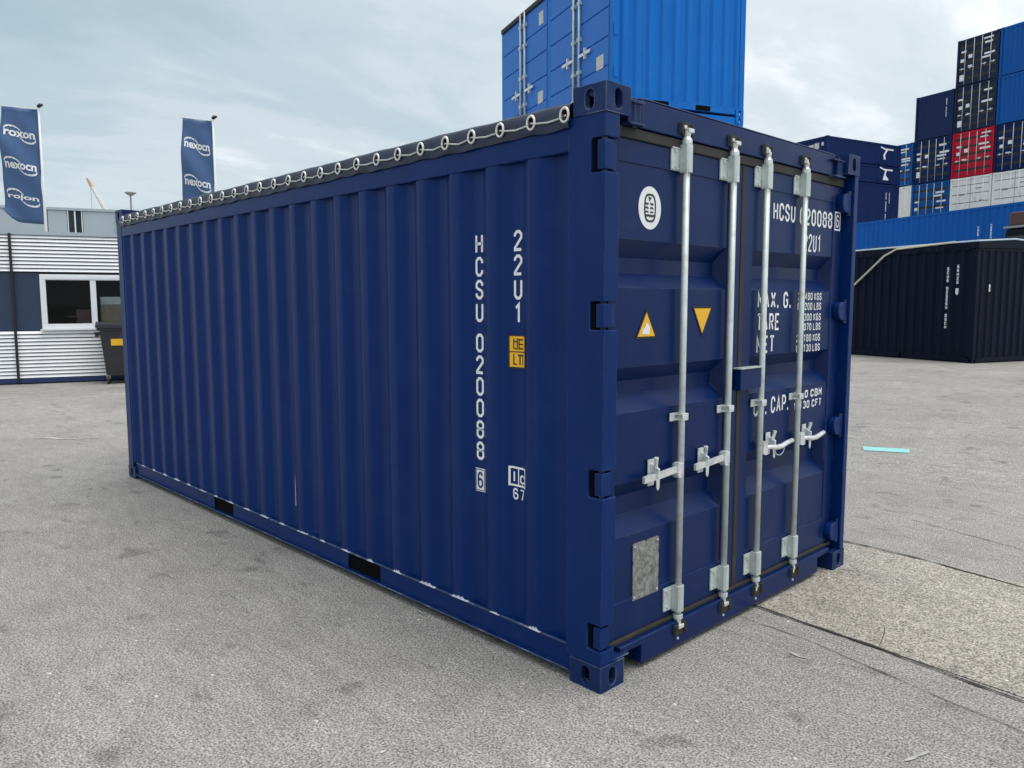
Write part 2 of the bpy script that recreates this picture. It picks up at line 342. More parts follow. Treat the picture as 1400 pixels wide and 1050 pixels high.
def ground_z(x, y):
    t = min(1, max(0, (y-5)/11)); return .2*t*t*(3-2*t)

# ------------------------------------------------------------------ ground
gx = [-900, -300, -120, -60, -30, -15, -8, -4, -2, 0, 2, 4, 8, 15, 30, 60, 120, 300, 900]
gy = [-900, -300, -100, -30, -10, -4, 0, 2, 4]+[5+i*.55 for i in range(21)]+[18, 24, 32, 45, 60, 90, 150, 300, 900]
g = MB()
for y in gy:
    for x in gx: g.v.append((x, y, ground_z(x, y)))
for j in range(len(gy)-1):
    for i in range(len(gx)-1):
        a = j*len(gx)+i; g.f.append((a, a+1, a+1+len(gx), a+len(gx)))
ground = obj('ground', g, 'asphalt', smooth=True); ground['kind'] = 'structure'
def ribbon(pts, w, z, jit=.0, step=.06):
    """flat irregular ribbon on the ground along pts"""
    P = []
    for (a, b) in zip(pts[:-1], pts[1:]):
        L = math.hypot(b[0]-a[0], b[1]-a[1]); k = max(1, int(L/step))
        for i in range(k): P.append((a[0]+(b[0]-a[0])*i/k, a[1]+(b[1]-a[1])*i/k))
    P.append(pts[-1]); m = MB(); k0 = 0; drift = 0
    for i, p in enumerate(P):
        q = P[min(i+1, len(P)-1)]; r = P[max(i-1, 0)]; dx, dy = q[0]-r[0], q[1]-r[1]; L = math.hypot(dx, dy) or 1; nx, ny = -dy/L, dx/L
        drift = drift*.9+random.uniform(-jit, jit); ww = w*random.uniform(.35, 1.3)
        for s in (-1, 1): x = p[0]+nx*(drift+s*ww/2); y = p[1]+ny*(drift+s*ww/2); m.v.append((x, y, ground_z(x, y)+z))
        if i: a = 2*i-2; m.f.append((a, a+1, a+3, a+2))
    return m
# paler resurfaced strip that runs under the container
st = MB(); xs = [-5.5+i*.5 for i in range(44)]; 
for i, x in enumerate(xs):
    e0 = 1.40-.12*max(0, x)/1.3*.9+random.uniform(-.012, .012); e1 = 2.93-.06*max(0, x)+random.uniform(-.02, .02)
    st.v += [(x, e0, .004), (x, e1, .004)]
    if i: a = 2*i-2; st.f.append((a, a+2, a+3, a+1))
strip = obj('pavement', st, 'asphalt_pale'); strip['kind'] = 'structure'
def edge0(x): return 1.40-.11*max(0, x)
obj('crack', ribbon([(-.35, 1.405), (.3, edge0(.3)), (.63, edge0(.63)), (1.3, edge0(1.3)), (3.5, edge0(3.5))], .020, .0075, .0045), 'crack', ground)
obj('crack', ribbon([(-.3, 1.22), (.4, 1.17), (1.1, 1.02), (1.8, .9)], .005, .0045, .003), 'crack', ground)
obj('crack', ribbon([(-.25, 2.94), (.25, 2.93), (.6, 2.86), (.95, 2.80), (3, 2.7)], .018, .0078, .006), 'crack', ground)
obj('crack', ribbon([(.58, 1.62), (.62, 1.5), (.66, edge0(.66))], .003, .008, .004), 'crack', ground)
obj('crack', ribbon([(-.1, 3.9), (.9, 3.6), (1.8, 3.2)], .007, .0045, .006), 'crack', ground)
obj('crack', ribbon([(-9, -2.6), (-6.8, -2.3), (-5.2, -2.4)], .012, .0045, .01), 'tar', ground)
obj('repair_seam', ribbon([(-14.9, -1.2), (-14.5, .6), (-14.1, 2.2)], .09, .0045, .03, .12), 'oldpaint', ground)
def mark(name, label, pts, z, material, cat):
    m = MB().poly([(x, y, ground_z(x, y)+z) for x, y in pts]); return tag(obj(name, m, material), label, cat)
a = [onz(*p, .012) for p in ((1179, 611), (1243, 615), (1244, 620), (1181, 616))]
mark('tape_strip', 'short turquoise tape strip stuck on the asphalt behind the navy container', [(p.x, p.y) for p in a], .006, 'tape', 'tape')
ln = MB(); pa = [onz(*p, 0) for p in ((52, 599), (90, 600), (136, 599))]
tag(obj('paint_line', ribbon([(p.x, p.y) for p in pa], .075, .005, .012, .05), 'oldpaint'), 'faded white paint line on the asphalt left of the navy container', 'paint mark')
pa = [onz(*p, 0) for p in ((68, 561), (92, 563))]
tag(obj('paint_fleck', ribbon([(p.x, p.y) for p in pa], .07, .005, .012, .05), 'oldpaint'), 'small pale paint fleck on the asphalt towards the white-slatted cabin', 'paint mark')
pa = [onz(*p, 0) for p in ((1080, 893), (1092, 900), (1102, 902))]
tag(obj('paint_scuff', ribbon([(p.x, p.y) for p in pa], .022, .005, .01, .02), 'oldpaint'), 'small white scuff on the asphalt in front of the container doors', 'paint mark')
pa = [onz(*p, 0) for p in ((1238, 1042), (1268, 1028))]
tag(obj('scrape_mark', ribbon([(p.x, p.y) for p in pa], .012, .005, .005, .02), 'oldpaint'), 'thin pale diagonal scrape on the asphalt beyond the dark crack', 'paint mark')

# ------------------------------------------------------------------ container pieces
def corr_profile(s0, s1, first, pitch=.276, of=.072, sl=.068, inn=.070, dep=.036):
    """(s, depth) points; 'first' = left edge of one outer flat."""
    P = []; k = math.floor((s0-first)/pitch)-1
    while True:
        b = first+k*pitch
        for ds, d in ((0, 0), (of, 0), (of+sl, dep), (of+sl+inn, dep)):
            P.append((b+ds, d))
        if b > s1: break
        k += 1
    def val(s):
        for (a, da), (b, db) in zip(P[:-1], P[1:]):
            if a <= s <= b: return da+(db-da)*(s-a)/(b-a) if b > a else da
        return 0
    return [(s0, val(s0))]+[p for p in P if s0 < p[0] < s1]+[(s1, val(s1))]
def corr_mesh(name, prof, fn, z0, z1, nz=1, smooth=False):
    m = MB()
    for i, (s, d) in enumerate(prof):
        for j in range(nz+1):
            x, y = fn(s, d); m.v.append((x, y, z0+(z1-z0)*j/nz))
        if i:
            for j in range(nz):
                a = (i-1)*(nz+1)+j; b = i*(nz+1)+j; m.f.append((a, b, b+1, a+1))
    return m.mesh(name, smooth)
def stadium(cu, cv, w, h, n=6):
    r = w/2; pts = []
    pts.append((cu+r, cv))
    for k in range(n+1): a = math.pi*k/n; pts.append((cu+r*math.cos(a), cv+(h/2-r)+r*math.sin(a)))
    pts.append((cu-r, cv))
    for k in range(n+1): a = math.pi+math.pi*k/n; pts.append((cu+r*math.cos(a), cv-(h/2-r)+r*math.sin(a)))
    return pts
def holed_face(m, P, u0, u1, v0, v1, hole, depth):
    """rect with a hole, P(u,v,d) maps to 3d; hole walls go 'depth' inwards"""
    n = len(hole); cu = sum(p[0] for p in hole)/n; cv = sum(p[1] for p in hole)/n; outer = []
    for u, v in hole:
        du, dv = u-cu, v-cv; t = 1e9
        if du > 1e-9: t = min(t, (u1-cu)/du)
        if du < -1e-9: t = min(t, (u0-cu)/du)
        if dv > 1e-9: t = min(t, (v1-cv)/dv)
        if dv < -1e-9: t = min(t, (v0-cv)/dv)
        outer.append((cu+du*t, cv+dv*t))
    k = len(m.v)
    m.v += [tuple(P(u, v, 0)) for u, v in outer]+[tuple(P(u, v, 0)) for u, v in hole]+[tuple(P(u, v, depth)) for u, v in hole]
    cs = [(u0, v0), (u1, v0), (u1, v1), (u0, v1)]
    for i in range(n):
        j = (i+1) % n; m.f.append((k+i, k+j, k+n+j, k+n+i)); m.f.append((k+n+i, k+n+j, k+2*n+j, k+2*n+i))
        a, b = outer[i], outer[j]
        if abs(a[0]-b[0]) > 1e-6 and abs(a[1]-b[1]) > 1e-6:           # fill the corner the fan skips
            for c in cs:
                if (abs(c[0]-a[0]) < 1e-6 or abs(c[1]-a[1]) < 1e-6) and (abs(c[0]-b[0]) < 1e-6 or abs(c[1]-b[1]) < 1e-6):
                    q = len(m.v); m.v.append(tuple(P(c[0], c[1], 0))); m.f.append((k+i, q, k+j)); break
CX, CY, CZ = .178, .162, .118
def casting_mesh(sx, sy, top):
    """corner casting, outer corner at the origin, body towards (-sx, -sy); holes on the two outer sides and the outer end."""
    m = MB(); zl, zh = (-CZ, 0) if top else (0, CZ); zm = (zl+zh)/2
    holed_face(m, lambda u, v, d: (-sx*u, -sy*d, v), 0, CX, zl, zh, stadium(CX/2, zm, .048, .084), .03)
    holed_face(m, lambda u, v, d: (-sx*d, -sy*u, v), 0, CY, zl, zh, stadium(CY/2, zm, .048, .084), .03)
    ze = zh if top else zl; zi = zl if top else zh; s = 1 if top else -1
    holed_face(m, lambda u, v, d: (-sx*u, -sy*v, ze-s*d), 0, CX, 0, CY, [(CX/2+a*1.5, CY/2+b) for a, b in stadium(0, 0, .062, .11)], .028)
    m.poly([(-sx*CX, 0, zl), (-sx*CX, -sy*CY, zl), (-sx*CX, -sy*CY, zh), (-sx*CX, 0, zh)])
    m.poly([(0, -sy*CY, zl), (-sx*CX, -sy*CY, zl), (-sx*CX, -sy*CY, zh), (0, -sy*CY, zh)])
    m.poly([(0, 0, zi), (-sx*CX, 0, zi), (-sx*CX, -sy*CY, zi), (0, -sy*CY, zi)])
    me = m.mesh('corner_casting'); b = bmesh.new(); b.from_mesh(me); bmesh.ops.remove_doubles(b, verts=b.verts, dist=1e-5); bmesh.ops.recalc_face_normals(b, faces=b.faces); b.to_mesh(me); b.free(); return me
CAST = {(sx, sy, t): casting_mesh(sx, sy, t) for sx in (1, -1) for sy in (1, -1) for t in (0, 1)}
def castings(T, L, W, H, material, grow=0., bevel=0):
    for sx, x in ((1, grow), (-1, -L-grow)):
        for sy, y in ((1, W+grow), (-1, -grow)):
            for t, z in ((0, 0.), (1, H)):
                obj('corner_casting', CAST[sx, sy, t], material, T, (x, y, z), bevel=bevel)

def door_face(y0, y1, z0, z1, ribs, xf, depth=.036, end=.022):
    """ribbed sheet facing +x: ribs = [(ztop, zin_top, zin_bot, zbot)] recessed channels"""
    m = MB(); z = z1
    def q(*p): m.poly(p)
    ya, yb = y0+.004, y1-.004
    for (a, b, c, d) in sorted(ribs, reverse=True):
        q((xf, y0, a), (xf, y1, a), (xf, y1, z), (xf, y0, z))
        xi = xf-depth
        q((xf, y0, d), (xf, ya, d), (xf, ya, a), (xf, y0, a)); q((xf, yb, d), (xf, y1, d), (xf, y1, a), (xf, yb, a))
        q((xi, ya+end, b), (xi, yb-end, b), (xf, yb, a), (xf, ya, a))
        q((xi, ya+end, c), (xi, yb-end, c), (xi, yb-end, b), (xi, ya+end, b))
        q((xf, ya, d), (xf, yb, d), (xi, yb-end, c), (xi, ya+end, c))
        q((xf, ya, d), (xi, ya+end, c), (xi, ya+end, b), (xf, ya, a)); q((xf, yb, d), (xf, yb, a), (xi, yb-end, b), (xi, yb-end, c))
        z = d
    q((xf, y0, z0), (xf, y1, z0), (xf, y1, z), (xf, y0, z))
    return m

# ------------------------------------------------------------------ the navy open-top container in front
L, W, H = 6.058, 2.438, 2.591
T = thing('open_top_container', 'large navy open-top shipping container with galvanised door lock bars on the asphalt', 'container')
castings(T, L, W, H, 'navy_edge', .004, .013)
PN = 'navy'
# corner posts: the near rear one notched for the hinges
HZ = [(2.235, 2.375), (1.585, 1.705), (.865, .985), (.185, .30)]
outl = [(-.205, .118), (0, .118)]
for a, b in sorted(HZ): outl += [(0, a), (-.078, a), (-.078, b), (0, b)]
outl += [(0, 2.473), (-.205, 2.473)]
obj('corner_post', MB().prism([(x, 0, z) for x, z in outl], (0, .092, 0)), PN, T, bevel=.004)
obj('corner_post', MB().box(-.205, 0, W-.05, W, .118, 2.473).box(-.205, -.075, W-.092, W-.05, .118, 2.473), PN, T, bevel=.004)
for y0 in (0, W-.16):
    obj('corner_post', MB().box(-L, -L+.13, y0, y0+.16, .118, 2.473), PN, T, bevel=.005)
# side rails and walls
for s in (0, 1):
    fy = (lambda d: d) if s == 0 else (lambda d: W-d)
    obj('top_rail', MB().box(-L+.13, -.205, fy(.002), fy(.062), 2.338, 2.442), PN, T, bevel=.006)
    pock = [(-4.07, -3.715), (-2.06, -1.705)]
    def brail(m, x0, x1):
        m.box(x0, x1, fy(.016), fy(.026), .050, .160); m.box(x0, x1, fy(.016), fy(.075), .150, .162)
    m = MB(); xa = -L+CX
    for a, b in pock+[(-CX, 0)]: brail(m, xa, a); xa = b
    for a, b in pock: m.box(a, b, fy(.016), fy(.075), .1495, .1625)
    m.box(-L+CX, -CX, fy(.001), fy(.06), .040, .0495)
    obj('bottom_rail', m, PN, T, bevel=.003)
    for a, b in pock:
        mm = MB(); mm.box(a-.004, b+.004, fy(.030), fy(.40), .0505, .149); obj('fork_pocket', mm, 'black', T)
    prof = corr_profile(-L+.128, -.203, -.73, .2760)
    obj('side_panel', corr_mesh('side_panel', prof, (lambda a, d: (a, fy(.006+d))), .1625, 2.3375, 1, True), PN, T, bevel=.010, blim=12)
M['scuff'] = mat('scuffed_edge', (.05, .08, .16), .6, var=.3, vscale=8, dust=((.62, .66, .72), .95, 6))
obj('rail_lip', MB().box(-L+.19, -.21, .0075, .0158, .1575, .1632), 'scuff', T)
obj('flange_lip', MB().box(-L+.19, -.19, -.0015, .0008, .0455, .0500), 'scuff', T)
# weld sealant crumbs on the lower rail under each outer flat
sm = MB()
hs = [.004, .012, .007, .016, .010, .018, .008, .003]
for k in range(7):
    x0 = -.040+k*.0135; sm.poly([(x0, -.0015, 0), (x0+.0135, -.0015, 0), (x0+.0135, -.0005, hs[k+1]), (x0, -.0005, hs[k])])
sm.box(-.044, .062, -.005, .012, 0, .0025)
smesh = sm.mesh('sealant_bead')
for k in range(20):
    x = -.73+.036-.276*(k-1)
    if x < -L+.2: break
    obj('sealant_bead', smesh, 'sealant', T, (x, .0045, .1628), (0, 0, random.uniform(-.02, .02))).scale = (random.uniform(.6, 1.25), 1, random.uniform(.5, 1.1))
# front end wall
prof = corr_profile(.16, W-.16, .3, .25)
obj('end_panel', corr_mesh('end_panel', prof, lambda a, d: (-L+.01+d, a), .12, 2.34, 1), PN, T)
obj('front_sill', MB().box(-L+.01, -L+.13, CY, W-CY, .03, .12), PN, T, bevel=.004)
obj('front_header', MB().box(-L+.005, -L+.10, CY, W-CY, 2.34, 2.56), PN, T, bevel=.004)
obj('floor', MB().box(-L+.13, -.10, .08, W-.08, .152, .178), 'black', T)
# door header (swing-out) with end brackets
obj('door_header', MB().box(-.085, -.040, .285, W-.25, 2.452, 2.580).box(-.12, -.040, .30, W-.26, 2.566, 2.582).box(-.10, -.087, CY+.002, W-CY-.002, 2.452, 2.568), 'navy_shaded', T, bevel=.005)
for y0, y1, n in ((.168, .268, 0), (W-.31, W-.165, 1)):
    b = obj('header_bracket', MB().box(-.11, -.006, y0, y1, 2.443, 2.452).box(-.11, -.012, y0, y1, 2.538, 2.548).box(-.11, -.02, y0+.058, y1-.012, 2.452, 2.538) if n else
        MB().box(-.11, -.004, y0, y1, 2.448, 2.458).box(-.11, -.024, y0+.010, y1-.004, 2.458, 2.540).box(-.11, -.008, y0, y1, 2.540, 2.552), 'navy_edge', T, bevel=.003)
    obj('pin', MB().tube([(-.028, (y0+y1)/2, 2.44), (-.028, (y0+y1)/2, 2.563)], .011, 10), 'navy_edge', b)
# door sill with its handling notches
sill = MB().box(-.10, -.022, .32, W-.32, .026, .150)
sill.prism([(-.022, .32, .118), (-.022, .32, .150), (-.022, CY+.004, .150), (-.022, CY+.004, .1185)], (-.078, 0, 0))
sill.prism([(-.022, W-.32, .118), (-.022, W-CY-.004, .1185), (-.022, W-CY-.004, .150), (-.022, W-.32, .150)], (-.078, 0, 0))
obj('door_sill', sill, 'navy_shaded', T, bevel=.004)
obj('sill_step', MB().box(-.09, .0, .03, .20, .1185, .1265), 'navy_edge', T, bevel=.003)

RIBS = [(1.976, 1.899, 1.833, 1.765), (1.412, 1.345, 1.282, 1.208), (.890, .812, .725, .641)]
XF = -.060
def leaf(y0, y1, ys0, ys1, hinge_side):
    """door leaf y0..y1 with panel between ys0..ys1"""
    m = MB().box(XF-.045, XF, y0, ys0, .172, 2.402).box(XF-.045, XF, ys1, y1, .172, 2.402)
    m.box(XF-.045, XF, ys0, ys1, 2.302, 2.402).box(XF-.045, XF, ys0, ys1, .172, .342)
    d = obj('door', m, 'navy_shaded', T, bevel=.004)
    obj('door_panel', door_face(ys0, ys1, .342, 2.302, RIBS, XF-.005, .060, .03), 'navy_shaded', d)
    return d
DL = leaf(.098, 1.166, .158, 1.046, 0)
DR = leaf(1.204, 2.340, 1.292, 2.244, 1)
gk = MB().box(-.075, -.048, .094, W-.094, 2.402, 2.447).box(-.072, -.046, .094, W-.094, .151, .172).box(-.09, -.056, 1.166, 1.204, .172, 2.402)
obj('gasket', gk, 'rubber', T, bevel=.004)
obj('gasket_back', MB().box(-.142, -.136, .093, W-.093, .15, 2.45), 'black', T)
# hinges
for a, b in HZ:
    h = obj('hinge', MB().prism([(-.046, .003, a+.010), (-.003, .003, a+.010), (-.003, .05, a+.010), (-.052, .140, a+.010), (-.058, .140, a+.010), (-.058, .05, a+.010), (-.046, .05, a+.010)], (0, 0, b-a-.020)), PN, DL, bevel=.004)
    obj('hinge_slot', MB().box(-.0775, -.060, .012, .088, a+.001, b-.001), 'black', T)
    obj('hinge_pin', MB().tube([(-.024, .024, a-.002), (-.024, .024, b+.002)], .012, 10), 'navy_edge', T)
    zc_ = (a+b)/2
    yy = [(W-.054, zc_-.058)]+[(W-.108-.058*math.sin(math.pi*k/10), zc_-.058*math.cos(math.pi*k/10)) for k in range(11)]+[(W-.054, zc_+.058)]
    obj('hinge', MB().prism([(XF+.001, y, z) for y, z in yy], (.042, 0, 0)), PN, DR, bevel=.006)
    obj('hinge_pin', MB().tube([(-.026, W-.066, zc_-.072), (-.026, W-.066, zc_+.072)], .011, 10), 'navy_edge', T)
# lock rods, guides, cams, handles
RY = (.622, 1.036, 1.372, 1.803); RX = -.030
for i, ry in enumerate(RY):
    dr = DL if i < 2 else DR; sg = -1 if i < 2 else 1
    obj('lock_rod', MB().tube([(RX, ry, .150), (RX, ry, 2.455)], .0162, 16), 'zinc', dr, smooth=True)
    for z0, z1 in ((2.296, 2.424), (.196, .326)):
        b = MB().box(XF+.001, XF+.009, ry-.090, ry+.030, z0+.008, z1-.006)
        b.box(XF+.009, XF+.013, ry-.088, ry-.03, z0+.012, z0+.020).box(XF+.009, XF+.013, ry-.088, ry-.03, z1-.022, z1-.014)
        b.prism([(XF+.009, ry-.026, z0), (RX+.016, ry-.024, z0), (RX+.024, ry-.013, z0), (RX+.024, ry+.013, z0), (RX+.016, ry+.024, z0), (XF+.009, ry+.026, z0)], (0, 0, z1-z0))
        obj('rod_bracket', b, 'zinc', dr, bevel=.003)
        for zz in (z0+.026, z1-.03): obj('bolt', MB().tube([(XF+.009, ry-.06, zz), (XF+.016, ry-.06, zz)], .009, 8), 'zinc', dr)
    obj('rod_guide', MB().box(XF+.001, XF+.008, ry-.062, ry+.045, 1.136, 1.176).box(XF+.008, RX+.022, ry-.025, ry+.025, 1.140, 1.149).box(XF+.008, RX+.022, ry-.025, ry+.025, 1.166, 1.174)
        .box(RX+.016, RX+.023, ry-.024, ry+.024, 1.149, 1.166), 'zinc_bright', dr, bevel=.002)
    for top in (1, 0):
        zb = 2.455 if top else .150; s = 1 if top else -1
        c = MB().tube([(RX, ry, zb-.03*s), (RX, ry, zb-.01*s), (RX, ry, zb+.004*s), (RX, ry, zb+.022*s), (RX, ry, zb+.034*s)], [.024, .024, .015, .018, .014], 12)
        c.prism([(RX-.012, ry-.015, zb+.022*s), (RX+.020, ry-.012, zb+.022*s), (RX+.020, ry+.030*-sg, zb+.022*s), (RX-.004, ry+.036*-sg, zb+.022*s), (RX-.016, ry+.012, zb+.022*s)], (0, 0, .020*s))
        c.prism([(RX-.010, ry-.032, zb+.036*s), (RX+.012, ry-.036, zb+.036*s), (RX+.012, ry-.016, zb+.036*s), (RX-.010, ry-.014, zb+.036*s)], (0, 0, .016*s))
        obj('cam', c, 'zinc_bright', dr, bevel=.003)
        k = MB()
        fx = -.040 if top else -.022
        z0, z1 = (2.468, 2.520) if top else (.082, .136)
        k.prism([(fx, ry-.052, z0), (fx+.016, ry-.046, z0), (fx+.016, ry-.034, z0), (fx, ry-.030, z0)], (0, 0, z1-z0))
        k.prism([(fx, ry+.030, z0), (fx+.016, ry+.034, z0), (fx+.016, ry+.046, z0), (fx, ry+.052, z0)], (0, 0, z1-z0))
        k.box(fx, fx+.006, ry-.03, ry+.03, z0-.006, z1+.006)
        obj('cam_keeper', k, 'rubber', T, bevel=.002)
        if not top: obj('rivet', MB().tube([(fx, ry-.012, .062), (fx+.006, ry-.012, .062)], .007, 8), 'zinc_bright', T)
    # handle: hub on the rod, lever, catch with its swivel plate
    hz_ = .905
    obj('handle_hub', MB().box(RX-.014, RX+.024, ry+sg*.006, ry+sg*.052, hz_-.032, hz_+.030).box(RX-.010, RX+.026, ry+sg*.020, ry+sg*.048, hz_-.038, hz_-.032).box(RX-.010, RX+.026, ry+sg*.020, ry+sg*.048, hz_+.03, hz_+.036), 'zinc_bright', dr, bevel=.004)
    far = .31 if i != 2 else .34
    if i < 2:
        path = [(RX+.006, ry+sg*.045, hz_+.004), (RX+.008, ry+sg*.13, hz_), (RX+.004, ry+sg*.20, hz_-.008), (RX+.006, ry+sg*.26, hz_-.006), (RX+.012, ry+sg*far, hz_-.008)]
        lv = MB(); n_ = len(path)
        for a, b in zip(path[:-1], path[1:]):
            lv.prism([(a[0]-.006, a[1], a[2]-.016), (a[0]+.008, a[1], a[2]-.016), (a[0]+.008, a[1], a[2]+.014), (a[0]-.006, a[1], a[2]+.014)], Vector(b)-Vector(a))
    else:
        path = [(RX+.006, ry+sg*.045, hz_-.004), (RX+.010, ry+sg*.10, hz_-.004), (RX+.018, ry+sg*.15, hz_-.012), (RX+.020, ry+sg*.21, hz_-.012), (RX+.018, ry+sg*.27, hz_-.002), (RX+.018, ry+sg*far, hz_+.006)]
        lv = MB().tube(path, [.012, .013, .015, .015, .014, .013], 10)
    obj('handle_lever', lv, 'zinc_bright', dr, smooth=i > 1)
    yc = ry+sg*(.205 if i < 2 else .135)
    ct = MB().box(XF+.001, XF+.008, yc-.024, yc+.024, hz_-.055, hz_+.07)
    ct.prism([(XF+.008, yc-.006, hz_-.02), (RX+.022, yc-.006, hz_-.012), (RX+.024, yc-.006, hz_+.03), (XF+.008, yc-.006, hz_+.052)], (0, .012, 0))
    ct.tube([(RX+.002, yc, hz_+.03), (RX+.010, yc+sg*.006, hz_+.062), (RX+.012, yc+sg*.010, hz_+.084)], [.010, .009, .012], 8)
    ct.prism([(RX+.014, yc-.014, hz_-.016), (RX+.014, yc+.014, hz_-.016), (RX+.014, yc+.011, hz_-.062), (RX+.014, yc, hz_-.074), (RX+.014, yc-.011, hz_-.062)], (.004, 0, 0))
    obj('handle_catch', ct, 'zinc_bright', dr, bevel=.002)
    if i == 2:
        ys = yc+.055; obj('seal_loop', MB().tube([(RX+.02, ys+.055*math.cos(t*math.pi/10), hz_-.018-.042*math.sin(t*math.pi/10)) for t in range(11)], .0025, 6), 'lightblue', dr)
# lock box across the seam
lb = obj('lock_box', MB().box(XF+.001, -.012, 1.125, 1.335, 1.245, 1.352).box(XF+.001, -.030, 1.150, 1.30, 1.238, 1.245), 'navy_shaded', DR, bevel=.006)
obj('lock_box_lip', MB().box(XF+.002, -.006, 1.118, 1.345, 1.354, 1.360), 'zinc', DR)

# prints and stickers on the doors
DX = XF-.0035
def ycor(y): return y+(y+2.53)*.0056
def dtext(name, parent, items, material='white', x=DX):
    for s, y0, y1, z0, z1 in items:
        y0, y1 = ycor(y0), ycor(y1); obj(name, stencil(MB(), s, (x, y0, z0), (0, y1-y0, 0), (0, 0, z1-z0), .26), material, parent)
def rect_ring(m, o, U, V, w, h, t):
    o, U, V = Vector(o), Vector(U), Vector(V)
    def q(a, b, c, d): m.poly([o+U*a+V*c, o+U*b+V*c, o+U*b+V*d, o+U*a+V*d])
    q(0, w, 0, t); q(0, w, h-t, h); q(0, t, t, h-t); q(w-t, w, t, h-t)
dt = dtext('serial_number', DR, [('HCSU', 1.485, 1.735, 2.150, 2.246), ('020088', 1.79, 2.205, 2.146, 2.242), ('22U1', 1.85, 2.066, 1.996, 2.098)])
m = MB(); rect_ring(m, (XF+.0015, 2.256, 2.138), (0, 1, 0), (0, 0, 1), .078, .114, .009); stencil(m, '6', (XF+.0015, 2.275, 2.156), (0, .040, 0), (0, 0, .078), .26)
obj('check_digit', m, 'white', DR)
dtext('weight_table', DR, [('MAX. G.', 1.345, 1.725, 1.668, 1.760), ('30.480 KGS', 1.80, 2.10, 1.713, 1.757), ('67.200 LBS', 1.80, 2.10, 1.655, 1.699),
    ('TARE', 1.345, 1.590, 1.545, 1.640), ('2.300 KGS', 1.83, 2.10, 1.591, 1.635), ('5.070 LBS', 1.83, 2.10, 1.534, 1.578),
    ('NET', 1.345, 1.540, 1.422, 1.518), ('28.180 KGS', 1.80, 2.10, 1.468, 1.512), ('62.130 LBS', 1.80, 2.10, 1.408, 1.452)])
dtext('capacity_mark', DR, [('CU. CAP.', 1.335, 1.735, 1.078, 1.172), ('32.0 CBM', 1.79, 2.15, 1.130, 1.178), ('1.130 CFT', 1.79, 2.15, 1.066, 1.114)])
def fan(m, c, n, fy_, x):
    m.poly([(x, c[0]+fy_(k/n*2*math.pi)[0], c[1]+fy_(k/n*2*math.pi)[1]) for k in range(n)])
oc = (ycor(.373), 2.1215)
m = MB(); m.prism([(DX-.001, oc[0]+.083*math.cos(2*math.pi*k/40), oc[1]+.095*math.sin(2*math.pi*k/40)) for k in range(40)], (.002, 0, 0))
ov = obj('oval_sticker', m, 'white', DL)
m = MB(); n_ = 28; ring = []
for r_ in (1.0, .80):
    ring.append([(DX+.0022, oc[0]+.044*r_*math.copysign(abs(math.cos(2*math.pi*k/n_))**.6, math.cos(2*math.pi*k/n_)), oc[1]+.063*(r_+.06*(r_ < 1))*math.copysign(abs(math.sin(2*math.pi*k/n_))**.8, math.sin(2*math.pi*k/n_))) for k in range(n_)])
k0 = len(m.v); m.v += ring[0]+ring[1]
for k in range(n_): m.f.append((k, (k+1) % n_, n_+(k+1) % n_, n_+k))
for zz, th in ((.018, .009), (.0, .008), (-.018, .007), (-.034, .010)):
    for s in range(6):
        ya = oc[0]-.036+s*.012; wob = .003*math.sin(s*1.9+zz*80)
        if s % 3 == 2 and zz > -.03: continue
        m.poly([(DX+.0024, ya, oc[1]+zz+wob-th/2), (DX+.0024, ya+.012, oc[1]+zz-wob-th/2), (DX+.0024, ya+.012, oc[1]+zz-wob+th/2), (DX+.0024, ya, oc[1]+zz+wob+th/2)])
m.poly([(DX+.0024, oc[0]-.014, oc[1]+.050), (DX+.0024, oc[0]-.004, oc[1]+.028), (DX+.0024, oc[0]+.010, oc[1]+.046)])
obj('emblem', m, 'ink', ov)
def tri(parent, yc, zc, w, h, up):
    s = 1 if up else -1; m = MB()
    m.prism([(DX-.001, yc-w/2, zc-s*h/2), (DX-.001, yc+w/2, zc-s*h/2), (DX-.001, yc, zc+s*h/2)], (.0025, 0, 0))
    t_ = obj('warning_triangle', m, 'ink', parent)
    k = .82; m = MB().poly([(DX+.0022, yc-w/2*k, zc-s*h/2*k-s*.002), (DX+.0022, yc+w/2*k, zc-s*h/2*k-s*.002), (DX+.0022, yc, zc+s*h/2*k-s*.004)])
    obj('triangle_face', m, 'yellow', t_)
    if up:
        m = MB().poly([(DX+.003, yc+a, zc+b) for a, b in ((-.032, -.046), (.020, -.048), (.026, -.020), (.010, .002), (.0, .004), (-.010, -.016), (-.028, -.026))])
        obj('symbol', m, 'white', t_)
tri(DL, ycor(.359), 1.604, .158, .135, True); tri(DL, ycor(.812), 1.607, .178, .150, False)
# data plate
y0, y1, z0, z1 = ycor(.280), ycor(.478), .322, .594
pp = [(y0, z0), (y1, z0), (y1, z0+.06), (y1-.008, z0+.068), (y1, z0+.078), (y1, z0+.19), (y1-.008, z0+.198), (y1, z0+.207), (y1, z1-.008), (y1-.008, z1), ((y0+y1)/2+.012, z1), ((y0+y1)/2, z1-.010), ((y0+y1)/2-.012, z1), (y0+.008, z1), (y0, z1-.008), (y0, z0+.19), (y0+.007, z0+.182), (y0, z0+.174)]
pl = obj('data_plate', MB().prism([(XF-.004, y, z) for y, z in pp], (.006, 0, 0)), 'plate', DL)
for y, z in ((y0+.012, z0+.014), (y1-.012, z0+.014), (y0+.012, z1-.016), (y1-.012, z1-.016)): obj('rivet', MB().tube([(XF+.002, y, z), (XF+.005, y, z)], .005, 8), 'zinc_bright', pl)

